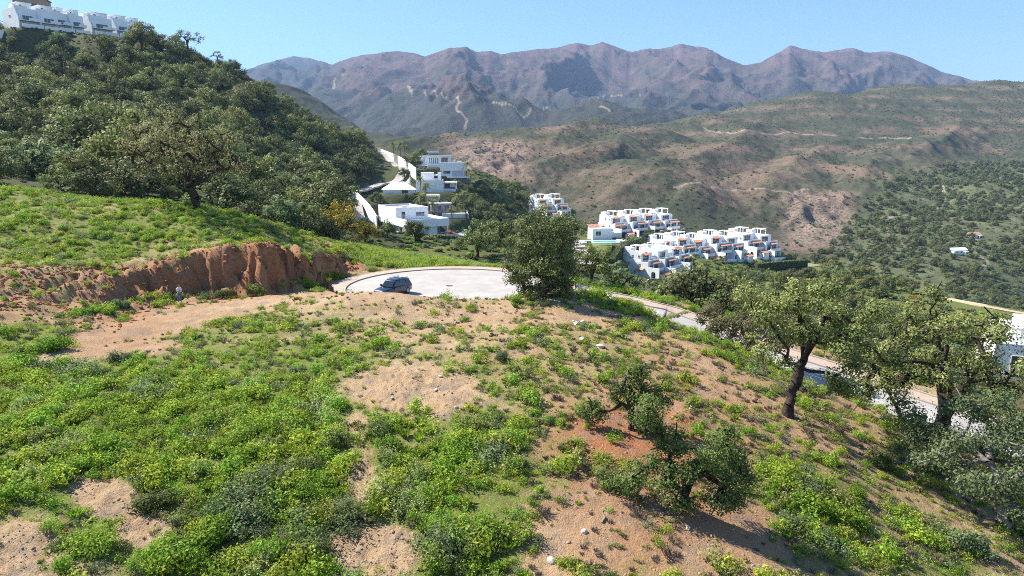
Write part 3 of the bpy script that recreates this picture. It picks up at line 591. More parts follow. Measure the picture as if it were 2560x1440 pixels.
def make_tree(seed, H=8., W=7., th=2.6, trunk_r=.28, lean=(0, 0), ncl=30, per=260, leaf=.16, cr=.85, limbs=4, zmin=.0, lmat=None, bmat=None, extra=(), low=0.0, clumps=None, flat=.78):
    rng = np.random.default_rng(seed); lean = np.array([lean[0], lean[1], 0.])
    pos = [np.array([0, 0, -.35])]; par = [-1]
    nt_ = 9
    for i in range(1, nt_ + 1):
        f = i / nt_; p = np.array([0, 0, th * f]) + lean * f ** 1.4 + rng.normal(0, .022 * th, 3) * [1, 1, 0] * (f < 1); pos.append(p); par.append(len(pos) - 2)
    fork = len(pos) - 1; cc = np.array([lean[0] * 1.3, lean[1] * 1.3, 0]); ch = H - th * .75 + low
    cz = H - ch * .5
    # clump centres spread through the crown's shell
    if clumps is None:
        cl = []; tries = 0; sep = W * .5 * (4.2 / ncl) ** .5
        while len(cl) < ncl and tries < 6000:
            tries += 1; d = rng.normal(size=3); d /= np.linalg.norm(d)
            if d[2] < -.55 + zmin: continue
            r = rng.uniform(.45, 1.0) ** .6; lob = 1 + .25 * math.sin(3 * math.atan2(d[1], d[0]) + seed) + .12 * math.sin(5 * d[2] + seed)
            p = cc + np.array([d[0] * W * .5 * r * lob, d[1] * W * .5 * r * lob, cz + d[2] * ch * .5 * r * (1 + .15 * rng.normal())])
            if all(np.linalg.norm(p - q) > sep * (.999 ** tries) for q in cl): cl.append(p)
    else: cl = [np.array(c[:3], float) for c in clumps]
    cl = [p for p in cl] + [np.array(e) for e in extra]
    a0 = rng.uniform(0, 6.28)
    for l in range(limbs):
        a = a0 + l * 6.283 / limbs + rng.normal(0, .3); end = cc + np.array([math.cos(a) * W * .25, math.sin(a) * W * .25, cz + rng.uniform(-.1, .25) * ch]) if clumps is None else cl[int(l * len(cl) / limbs)] * .6 + pos[fork] * .4
        last = fork
        for i in range(1, 4):
            f = i / 3; p = pos[fork] * (1 - f) + end * f + np.array([0, 0, .12 * ch * math.sin(f * 3.14)]) + rng.normal(0, .035 * W, 3); pos.append(p); par.append(last); last = len(pos) - 1
    order = sorted(range(len(cl)), key=lambda i: np.linalg.norm(cl[i] - pos[fork])); tips = []
    for i in order:
        P = np.array(pos[fork - 1:]); dd = np.linalg.norm(P - cl[i], axis=1) + .35 * np.maximum(0, P[:, 2] - cl[i][2]); j = int(dd.argmin()) + fork - 1
        seg = 3; last = j; L = np.linalg.norm(cl[i] - pos[j])
        for s in range(1, seg + 1):
            f = s / seg; p = pos[j] * (1 - f) + cl[i] * f + rng.normal(0, .07 * L, 3) * (s < seg) + np.array([0, 0, .1 * L * math.sin(f * 3.14)]); pos.append(p); par.append(last); last = len(pos) - 1
        tips.append(last)
        for q in range(3):
            p = cl[i] + rng.normal(0, .45 * cr, 3); pos.append(p); par.append(last)
    n = len(pos); acc = np.zeros(n); e = 2.1
    ch_n = np.zeros(n, int)
    for i in range(1, n): ch_n[par[i]] += 1
    for i in range(n - 1, 0, -1):
        if ch_n[i] == 0: acc[i] = 1.0
        acc[par[i]] += acc[i]
    rad = (acc / acc[1]) ** (1 / e) * trunk_r; rad = np.maximum(rad, .012) * np.where((rad > .06) & (np.arange(n) > nt_), rng.uniform(.9, 1.12, n), 1); rad[0] = rad[1] * 1.35; rad[1] *= 1.12
    tm = skeleton_mesh('trunk', pos, par, rad, bmat or M_bark, 10)
    rs = np.array([cr * rng.uniform(.7, 1.25) for _ in cl])
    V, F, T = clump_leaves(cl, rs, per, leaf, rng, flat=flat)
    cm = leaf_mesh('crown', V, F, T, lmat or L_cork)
    return tm, cm
def plant(name, meshes, loc, rz=0.0, s=1.0, label=None, cat='tree', group=None, tilt=(0, 0)):
    o = empty(name, loc, rz); o.scale = (s, s, s) if np.isscalar(s) else s; o.rotation_euler = (tilt[0], tilt[1], rz)
    link('trunk', meshes[0], o); link('crown', meshes[1], o)
    return tag(o, label, cat, group)
def single(name, me, loc, rz, s, label, cat, group=None):
    o = link(name, me); o.location = loc; o.rotation_euler = (0, 0, rz); o.scale = (s, s, s) if np.isscalar(s) else s
    return tag(o, label, cat, group)
def join_mesh(name, meshes):
    """several meshes -> one mesh with several materials"""
    Vs = []; Fs = {}; mats = []; n0 = 0; M = []; T = []; Fl = []
    for me in meshes:
        n = len(me.vertices); v = np.empty(n * 3, np.float32); me.vertices.foreach_get('co', v); Vs.append(v.reshape(-1, 3))
        k = len(me.polygons); lp = np.empty(len(me.loops), np.int32); me.loops.foreach_get('vertex_index', lp)
        Fl.append((lp.reshape(k, -1) + n0)); M.append(np.full(k, len(mats))); mats.append(me.materials[0])
        if 'tint' in me.attributes:
            t = np.empty(k, np.float32); me.attributes['tint'].data.foreach_get('value', t); T.append(t)
        else: T.append(np.full(k, .5))
        n0 += n
    return mesh_np(name, np.concatenate(Vs), Fl, mats, False, np.concatenate(M), {'tint': ('FACE', np.concatenate(T))})

# ---------- geometry-node scatter for uncountable growth
def gn_scatter(name, protos, P, rz, sc, idx, label, cat):
    pc = bpy.data.collections.new(name + '_sprigs')
    for i, me in enumerate(protos):
        o = bpy.data.objects.new('sprig_%02d' % i + name, me); pc.objects.link(o)
    n = len(P); me = bpy.data.meshes.new(name); me.vertices.add(n); me.vertices.foreach_set('co', np.asarray(P, np.float32).ravel())
    for k, t, a in (('rz', 'FLOAT', rz), ('sc', 'FLOAT', sc), ('pick', 'INT', idx)):
        at = me.attributes.new(k, t, 'POINT'); at.data.foreach_set('value', np.asarray(a, np.float32 if t == 'FLOAT' else np.int32))
    ob = link(name, me)
    ng = bpy.data.node_groups.new(name + '_nodes', 'GeometryNodeTree')
    ng.interface.new_socket('Geometry', in_out='INPUT', socket_type='NodeSocketGeometry'); ng.interface.new_socket('Geometry', in_out='OUTPUT', socket_type='NodeSocketGeometry')
    a = ng.nodes.new('NodeGroupInput'); z = ng.nodes.new('NodeGroupOutput'); ci = ng.nodes.new('GeometryNodeCollectionInfo')
    ci.inputs['Collection'].default_value = pc; ci.inputs['Separate Children'].default_value = True; ci.inputs['Reset Children'].default_value = True
    ip = ng.nodes.new('GeometryNodeInstanceOnPoints'); ip.inputs['Pick Instance'].default_value = True
    def na(nm, t):
        q = ng.nodes.new('GeometryNodeInputNamedAttribute'); q.data_type = t; q.inputs['Name'].default_value = nm; return q.outputs['Attribute']
    cx = ng.nodes.new('ShaderNodeCombineXYZ'); ng.links.new(na('rz', 'FLOAT'), cx.inputs[2])
    er = ng.nodes.new('FunctionNodeEulerToRotation'); ng.links.new(cx.outputs[0], er.inputs[0])
    ng.links.new(a.outputs[0], ip.inputs['Points']); ng.links.new(ci.outputs[0], ip.inputs['Instance']); ng.links.new(na('pick', 'INT'), ip.inputs['Instance Index'])
    ng.links.new(er.outputs[0], ip.inputs['Rotation']); ng.links.new(na('sc', 'FLOAT'), ip.inputs['Scale']); ng.links.new(ip.outputs[0], z.inputs[0])
    md = ob.modifiers.new('scatter', 'NODES'); md.node_group = ng
    return tag(ob, label, cat, kind='stuff')

# ---------- small plants
def weed_leafy(seed, n=26, h=.5, w=.35, leaf=.075, mat=None, tip=None, lean=.5):
    """many upright stems with small leaves all along them"""
    rng = np.random.default_rng(seed); C = []; Nn = []; T = []; sv = []; sf = []
    for i in range(n):
        a = rng.uniform(0, 6.28); r = w * rng.uniform(.05, 1) ** .7; base = np.array([math.cos(a) * r * .55, math.sin(a) * r * .55, -.03]); hh = h * rng.uniform(.5, 1.1) * (1.15 - .5 * r / w)
        top = base + np.array([math.cos(a) * r * lean, math.sin(a) * r * lean, hh]); k = rng.integers(7, 12); t = rng.uniform(.15, 1, k)
        p = base + (top - base) * t[:, None] + rng.normal(0, leaf * .55, (k, 3)); C.append(p)
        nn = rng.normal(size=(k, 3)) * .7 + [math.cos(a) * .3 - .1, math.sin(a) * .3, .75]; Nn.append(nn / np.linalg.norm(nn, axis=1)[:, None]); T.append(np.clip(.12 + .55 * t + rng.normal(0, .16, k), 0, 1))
        q = len(sv); d = np.array([-math.sin(a), math.cos(a), 0]) * .008; sv += [base - d, base + d, top]; sf.append((q, q + 1, q + 2))
    V, F, T = leaf_quads(np.concatenate(C), np.concatenate(Nn), leaf, rng, .5, np.concatenate(T))
    return leaf_mesh('weed', V, F, T, mat or L_weed)
def weed_dome(seed, r=.5, h=.5, n=420, leaf=.07, mat=None):
    rng = np.random.default_rng(seed); k = rng.integers(4, 8); cs = [np.array([rng.normal(0, .38) * r, rng.normal(0, .38) * r, h * rng.uniform(.25, .6)]) for _ in range(k)]
    rs = np.array([r * rng.uniform(.35, .62) for _ in range(k)]); V, F, T = clump_leaves(cs, rs, n / k, leaf, rng, .75, h / r * .9, .5)
    m = V[:, 2] < 0; V[m, 2] *= .15
    return leaf_mesh('weed', V, F, T, mat or L_weed)
def weed_grass(seed, n=70, h=.4, w=.3, mat=None, bw=.014):
    rng = np.random.default_rng(seed); a = rng.uniform(0, 6.28, n); r = w * rng.uniform(0, 1, n) ** .6; hh = h * rng.uniform(.45, 1.1, n)
    b = np.stack([np.cos(a) * r * .5, np.sin(a) * r * .5, np.full(n, -.02)], 1); d = np.stack([np.cos(a + rng.normal(0, .5, n)), np.sin(a + rng.normal(0, .5, n)), np.zeros(n)], 1)
    m = b + d * (hh * .16)[:, None] + np.stack([0 * hh, 0 * hh, hh * .6], 1); t = b + d * (hh * rng.uniform(.3, .65, n))[:, None] + np.stack([0 * hh, 0 * hh, hh], 1)
    s = np.stack([-d[:, 1], d[:, 0], 0 * a], 1) * bw * rng.uniform(.7, 1.6, n)[:, None]
    V = np.stack([b - s, b + s, m + s * .8, t, m - s * .8], 1).reshape(-1, 3); F = np.arange(5 * n).reshape(n, 5)
    return leaf_mesh('weed', V, F, np.clip(rng.normal(.5, .22, n), 0, 1), mat or L_weed)
def weed_twig(seed, n=40, h=.35, w=.35, mat=None): return weed_grass(seed, n, h, w, mat or L_dry, .009)
def rosette(seed, n=16, r=.22, mat=None):
    rng = np.random.default_rng(seed); C = []; Nn = []
    for i in range(n):
        a = rng.uniform(0, 6.28); q = r * rng.uniform(.1, 1); C.append((math.cos(a) * q, math.sin(a) * q, .03 + rng.uniform(0, .07))); v = np.array([math.cos(a) * .35, math.sin(a) * .35, 1]) + rng.normal(0, .25, 3); Nn.append(v / np.linalg.norm(v))
    V, F, T = leaf_quads(np.array(C), np.array(Nn), .12, rng, .5); return leaf_mesh('weed', V, F, T, mat or L_lime)
def palm_mesh(seed, h=5., fr=22, L=2.0):
    rng = np.random.default_rng(seed); mb = MB(); lean = rng.normal(0, .12, 2) * h * .3
    pts = [np.array([lean[0] * f ** 2, lean[1] * f ** 2, h * f - .4 * (f == 0)]) for f in np.linspace(0, 1, 6)]; mb.tube(pts, [.24, .2, .18, .17, .19, .24], 8); tm = mb.mesh('trunk', M_palmbark)
    V = []; T = []; top = pts[-1]
    for i in range(fr):
        a = rng.uniform(0, 6.28); el = rng.uniform(-.5, 1.25); d = np.array([math.cos(a), math.sin(a), 0]); s = np.array([-d[1], d[0], 0]); Lf = L * rng.uniform(.8, 1.1); prev = top
        for j in range(1, 10):
            f = j / 9; p = top + d * Lf * f * math.cos(el * .8) + np.array([0, 0, Lf * (math.sin(el) * f - .55 * f * f)]); wl = .42 * L * .5 * math.sin(min(1, f * 1.3 + .15) * 2.6) + .05
            for sg in (-1, 1):
                tipp = p + sg * s * wl + d * .15 + np.array([0, 0, -.35 * wl]); V += [prev, prev * .4 + p * .6, tipp]; T.append(np.clip(.45 + .25 * math.sin(el) + rng.normal(0, .15), 0, 1))
            prev = p
    V = np.array(V); return tm, leaf_mesh('crown', V, np.arange(len(V)).reshape(-1, 3), np.array(T), L_palm)
def column_mesh(seed, h=4., r=.45, n=420, leaf=.16, mat=None, top=.12):
    rng = np.random.default_rng(seed); t = rng.uniform(0, 1, n) ** .9; a = rng.uniform(0, 6.28, n)
    rr = r * (np.sin(np.clip(t * .94 + .06, 0, 1) * np.pi) ** .55 * (1 - t * (1 - top)) * 1.25) * rng.uniform(.7, 1.08, n)
    C = np.stack([np.cos(a) * rr, np.sin(a) * rr, .12 + t * h], 1); nn = np.stack([np.cos(a), np.sin(a), .5 + 0 * a], 1) + rng.normal(0, .35, (n, 3)); nn /= np.linalg.norm(nn, axis=1)[:, None]
    V, F, T = leaf_quads(C, nn, leaf, rng, .5); mb = MB(); mb.tube([(0, 0, -.2), (0, 0, h * .8)], [.09, .03], 5)
    return mb.mesh('trunk', M_bark), leaf_mesh('crown', V, F, T, mat or L_cyp)
def hedge_mesh(path, w, h, H=None, leaf=.14, mat=None, dens=70, seed=1):
    """leafy wall along a plan polyline with heights"""
    rng = np.random.default_rng(seed); P = np.array(path, float); C = []; Nn = []
    for a, b in zip(P[:-1], P[1:]):
        L = np.linalg.norm(b - a); n = int(L * (w + 2 * h) * dens); t = rng.uniform(0, 1, n); q = a + (b - a) * t[:, None]; d = (b - a) / L; s = np.array([-d[1], d[0], 0])
        u = rng.uniform(-1, 1, n); f = rng.uniform(0, 1, n); side = f < (2 * h) / (2 * h + w)
        off = np.where(side, np.sign(u) * w * .5, u * w * .5) + rng.normal(0, .07, n); zz = np.where(side, np.abs(u) * h, h) + rng.normal(0, .07, n)
        C.append(q + s * off[:, None] + np.array([0, 0, 1]) * zz[:, None]); nn = np.where(side[:, None], s * np.sign(u)[:, None], [0, 0, 1]) + rng.normal(0, .4, (n, 3)); Nn.append(nn / np.linalg.norm(nn, axis=1)[:, None])
    V, F, T = leaf_quads(np.concatenate(C), np.concatenate(Nn), leaf, rng, .7); return leaf_mesh('hedge', V, F, T, mat or L_hedge)
# ================================================================ STREET, CAR, PERSON, SMALL THINGS
M_conc = simple('pale_concrete_road', (.4, .37, .33), .9, .16, .45, bump=.25, spec=.2)
def _worn():
    nt = M_conc.node_tree; b = nt.nodes['Principled BSDF']; src = b.inputs['Base Color'].links[0].from_socket; tc = N(nt, 'ShaderNodeTexCoord')
    st = ramp(nt, noise_n(nt, tc.outputs['Object'], .16, 6, .65, 1.2), [(.4, 0.0), (.7, .4)]); c = mixc(nt, st, src, (.3, .27, .24))
    sp = ramp(nt, noise_n(nt, tc.outputs['Object'], 1.7, 6, .75), [(.6, 0.0), (.72, .5)]); c = mixc(nt, sp, c, (.27, .25, .225)); nt.links.new(c, b.inputs['Base Color'])
_worn()
M_pave = simple('orange_paving', (.44, .33, .25), .9, .18, 2.2, bump=.3, spec=.2)
M_kerb = simple('kerb_concrete', (.42, .36, .3), .9, .12, 1.5, bump=.2, spec=.2)
M_paint = simple('road_paint', (.78, .77, .74), .7, .08, 2.0)
M_iron = simple('cast_iron', (.12, .09, .07), .7, .2, 8.0, metal=.3)
M_galv = simple('galvanised_steel', (.45, .46, .47), .45, .08, 3.0, metal=.6)
M_dark = simple('dark_plastic', (.02, .02, .022), .6, .1, 3.0)
M_sign = simple('blue_sign_paint', (.03, .06, .2), .5, .06, 3.0)
def ribbon(name, A, B, mat, parent=None, skirt=.3):
    n = len(A); V = np.concatenate([A, B, A - [0, 0, skirt], B - [0, 0, skirt]]); i = np.arange(n - 1)
    F = np.concatenate([np.stack([i, i + 1, n + i + 1, n + i], 1), np.stack([2 * n + i, 2 * n + i + 1, i + 1, i], 1), np.stack([n + i, n + i + 1, 3 * n + i + 1, 3 * n + i], 1)])
    o = link(name, mesh_np(name, V, F, [mat], False), parent); return o
def arc(r, a0, a1, n, z): return np.array([(CC[0] + r * math.cos(R(a)), CC[1] + r * math.sin(R(a)), z) for a in np.linspace(a0, a1, n)])
def build_street():
    n = 96; mb = MB(); ring = arc(CR + .02, 0, 360, n + 1, .0)[:-1]
    V = np.concatenate([ring, ring - [0, 0, .3], [[CC[0], CC[1], .03]]]); i = np.arange(n); j = (i + 1) % n
    road = link('turning_circle', mesh_np('turning_circle', V, [np.stack([i, j, np.full(n, 2 * n)], 1), np.stack([i + n, j + n, j, i], 1)], [M_conc])); tag(road, kind='structure')
    st = ribbon('street', offs(1.88, -.012), offs(8.3, -.012), M_conc); tag(st, kind='structure')
    line = ribbon('lane_line', offs(4.95, -.006)[14:], offs(5.07, -.006)[14:], M_paint, st, .002)
    sw = ribbon('pavement', arc(CR + .22, 6, 216, 80, .125), arc(CR + 1.7, 6, 216, 80, .13), M_pave); tag(sw, kind='structure')
    ribbon('kerb', arc(CR, 6, 216, 80, .13), arc(CR + .2, 6, 216, 80, .13), M_kerb, sw)
    ribbon('edging', arc(CR + 1.72, 6, 216, 80, .16), arc(CR + 1.86, 6, 216, 80, .16), M_kerb, sw)
    sw2 = ribbon('pavement', offs(.14, .12), offs(1.66, .115), M_pave); tag(sw2, kind='structure')
    ribbon('kerb', offs(1.68, .12), offs(1.86, .12), M_kerb, sw2); ribbon('edging', offs(-.06, .22), offs(.12, .22), M_kerb, sw2)
    ribbon('kerb', offs(8.32, .08), offs(8.5, .08), M_kerb, st)
    mh = empty('manhole_cover', (CC[0] + .1, CC[1], .034)); tag(mh, 'round dark iron manhole cover in the pale turning circle', 'manhole cover')
    m = MB(); m.tube([(0, 0, -.02), (0, 0, .012)], [.3, .3], 24); m.build('lid', M_iron, mh)
    m = MB(); P = [(.42 * math.cos(a), .42 * math.sin(a)) for a in np.linspace(0, 6.283, 25)]; q = [(.32 * math.cos(a), .32 * math.sin(a)) for a in np.linspace(0, 6.283, 25)]
    for a in range(24): m.add([(*P[a], .008), (*P[a + 1], .008), (*q[a + 1], .008), (*q[a], .008)], [(0, 1, 2, 3)])
    m.build('frame', M_iron, mh)
build_street()
# street sign and lamp
def build_sign():
    x, y, z = PD(1449, 722, 70); z = float(H_near(x, y)); o = empty('street_sign', (x, y, z), R(-62)); tag(o, 'dark blue street sign on a thin post beside the turning circle', 'sign')
    MB().tube([(0, 0, -.3), (0, 0, 2.45)], .035, 8).build('post', M_galv, o)
    MB().box(-.32, .32, -.015, .015, 1.35, 2.3).build('panel', M_sign, o, .01); MB().box(-.2, .2, -.05, -.036, 1.0, 1.28).build('plate', M_sign, o)
def build_lamp():
    x, y, z = PD(1616, 752, 92); z = float(H_near(x, y)); top = PD(1620, 697, 92)[2]; h = top - z
    o = empty('street_lamp', (x, y, z)); tag(o, 'slender grey street lamp with curved arm below the pavement edge', 'street lamp')
    MB().tube([(0, 0, -.3), (0, 0, .5), (0, 0, h * .6), (0, 0, h - .45), (.06, 0, h - .2), (.22, 0, h - .03), (.45, 0, h)], [.09, .075, .06, .05, .045, .04, .035], 8).build('pole', M_galv, o)
    MB().prism([(.4, h - .06), (.95, h - .02), (.98, h + .03), (.7, h + .08), (.42, h + .06)], 'y', -.11, .11).build('lamp_head', M_galv, o)
build_sign(); build_lamp()

# ---- car
def build_car():
    m, nt, b = new_mat('dark_blue_car_paint'); b.inputs['Base Color'].default_value = (.008, .02, .07, 1); b.inputs['Roughness'].default_value = .28; b.inputs['Metallic'].default_value = .3; b.inputs['Coat Weight'].default_value = .8; b.inputs['Coat Roughness'].default_value = .05
    tc = N(nt, 'ShaderNodeTexCoord'); nt.links.new(ramp(nt, noise_n(nt, tc.outputs['Object'], 3, 4), [(.3, (.004, .01, .035)), (.7, (.006, .015, .05))]), b.inputs['Base Color'])
    paint = m
    m, nt, b = new_mat('car_glass'); b.inputs['Base Color'].default_value = (.015, .02, .022, 1); b.inputs['Roughness'].default_value = .04; b.inputs['Specular IOR Level'].default_value = .9; glass = m
    m, nt, b = new_mat('car_rubber'); b.inputs['Base Color'].default_value = (.015, .015, .015, 1); b.inputs['Roughness'].default_value = .9; rub = m
    alloy = simple('alloy_rim', (.5, .5, .52), .35, .05, 5, metal=.8); lampm = simple('lamp_lens', (.7, .72, .74), .15, .05, 5); redm = simple('tail_lamp_lens', (.3, .01, .01), .25, .1, 5)
    wh = simple('white_plate', (.75, .75, .73), .5, .05, 5)
    c = PD(983, 717, 72.5); hd = math.atan2(-.86, -.5)
    car = empty('parked_car', (c[0], 72.5, 0.012), hd); tag(car, 'dark blue four wheel drive car parked on the pale turning circle', 'car')
    # body: lofted cross-sections along x (front = +x)
    secs = [(-2.26, .62, .42, .92), (-2.2, .8, .36, 1.02), (-1.9, .9, .3, 1.06), (-1.0, .92, .28, 1.05), (.2, .92, .28, 1.03), (1.0, .92, .28, 1.02), (1.55, .9, .3, .98), (2.05, .84, .34, .9), (2.24, .66, .42, .78)]
    V = []; k = 10
    for x, w, z0, z1 in secs:
        for (u, v) in ((-.86, 0), (-.98, .12), (-1, .45), (-.98, .8), (-.9, 1), (.9, 1), (.98, .8), (1, .45), (.98, .12), (.86, 0)): V.append((x, u * w, z0 + v * (z1 - z0)))
    F = [tuple(range(k))[::-1], tuple(range(len(V) - k, len(V)))]
    for i in range(len(secs) - 1):
        for j in range(k): F.append((i * k + j, i * k + (j + 1) % k, (i + 1) * k + (j + 1) % k, (i + 1) * k + j))
    body = MB().add(V, F).build('body', paint, car, .02, True)
    cab = [(-2.12, .74, 1.0), (-2.0, .72, 1.35), (-1.85, .66, 1.68), (-1.6, .66, 1.74), (-.3, .67, 1.76), (.25, .66, 1.72), (.45, .67, 1.62), (1.0, .76, 1.02)]
    prof = [(x, z) for x, w, z in cab]; V = [(x, -w, z) for x, w, z in cab] + [(x, w, z) for x, w, z in cab]; n = len(cab)
    for q in (0, n - 1, n, 2 * n - 1): V[q] = (V[q][0], V[q][1] * 1.14, V[q][2])
    F = [tuple(range(n)), tuple(range(n, 2 * n))[::-1]] + [(i, i + n, (i + 1) % n + n, (i + 1) % n) for i in range(n)]
    MB().add(V, F).build('cabin', paint, car, .04, True)
    def side(name, pts, s):
        vs = []; 
        for x, z in pts:
            w = np.interp(z, [1.0, 1.7], [.845, .672]) + .012; vs.append((x, s * w, z))
        return MB().add(vs, [tuple(range(len(vs)))]).build(name, glass, car)
    for s in (-1, 1):
        side('side_window', [(.86, 1.07), (.42, 1.56), (-.12, 1.62), (-.12, 1.07)], s); side('side_window', [(-.22, 1.07), (-.22, 1.62), (-1.05, 1.62), (-1.12, 1.07)], s); side('side_window', [(-1.24, 1.1), (-1.2, 1.61), (-1.72, 1.58), (-1.85, 1.12)], s)
        d = MB(); d.box(-.15, .86, s * .925 - .012, s * .925 + .012, .42, .98); dr = d.build('door', paint, car, .01); MB().box(-.05, .13, s * .945 - .012, s * .945 + .012, .86, .9).build('handle', M_dark, dr)
        d = MB(); d.box(-1.12, -.2, s * .926 - .012, s * .926 + .012, .42, .99); dr = d.build('door', paint, car, .01); MB().box(-1.05, -.87, s * .946 - .012, s * .946 + .012, .87, .91).build('handle', M_dark, dr)
        MB().box(-1.35, 1.3, s * .93 - .015, s * .93 + .015, .3, .4).build('sill', M_dark, car, .01)
        MB().tube([(-1.75, s * .6, 1.745), (-1.65, s * .6, 1.81), (.1, s * .6, 1.825), (.22, s * .6, 1.75)], .022, 6).build('roof_rail', M_dark, car)
        mm = MB(); mm.prism([(.72, 1.05), (.88, 1.05), (.9, 1.22), (.74, 1.24)], 'y', s * .9, s * 1.1); mm.build('mirror', M_dark, car, .015)
        mm = MB(); mm.box(2.02, 2.23, s * .55 - .16, s * .55 + .16, .66, .8); mm.build('headlight', lampm, car, .03)
        mm = MB(); mm.box(-2.27, -2.1, s * .7 - .1, s * .7 + .1, .66, 1.0); mm.build('tail_light', redm, car, .02)
        for x in (-1.33, 1.36):
            w = empty('wheel', (x, s * .82, .36)); w.parent = car
            t = MB(); t.tube([(0, -.11, 0), (0, -.09, 0), (0, .09, 0), (0, .11, 0)], [.3, .36, .36, .3], 22); t.build('tyre', rub, w, 0, True)
            r_ = MB(); r_.tube([(0, s * .1, 0), (0, s * .125, 0)], [.23, .21], 18)
            for a in range(5):
                an = a * 1.2566; r_.tube([(0, s * .13, 0), (.2 * math.cos(an), s * .135, .2 * math.sin(an))], .025, 5)
            r_.build('rim', alloy, w)
    MB().add([(1.0, -.74, 1.06), (1.0, .74, 1.06), (.5, .63, 1.6), (.5, -.63, 1.6)], [(0, 1, 2, 3)]).build('windscreen', glass, car).location = (.022, 0, .02)
    MB().add([(-2.08, -.66, 1.1), (-2.08, .66, 1.1), (-1.93, .58, 1.56), (-1.93, -.58, 1.56)], [(0, 3, 2, 1)]).build('rear_window', glass, car).location = (-.03, 0, .01)
    MB().box(2.1, 2.32, -.7, .7, .36, .56).build('bumper', M_dark, car, .04); MB().box(-2.34, -2.1, -.72, .72, .36, .58).build('bumper', M_dark, car, .04)
    MB().box(2.2, 2.262, -.45, .45, .6, .74).build('grille', M_dark, car); MB().box(2.322, 2.33, -.26, .26, .42, .52).build('number_plate', wh, car); MB().box(-2.352, -2.342, -.26, .26, .64, .74).build('number_plate', wh, car)
build_car()

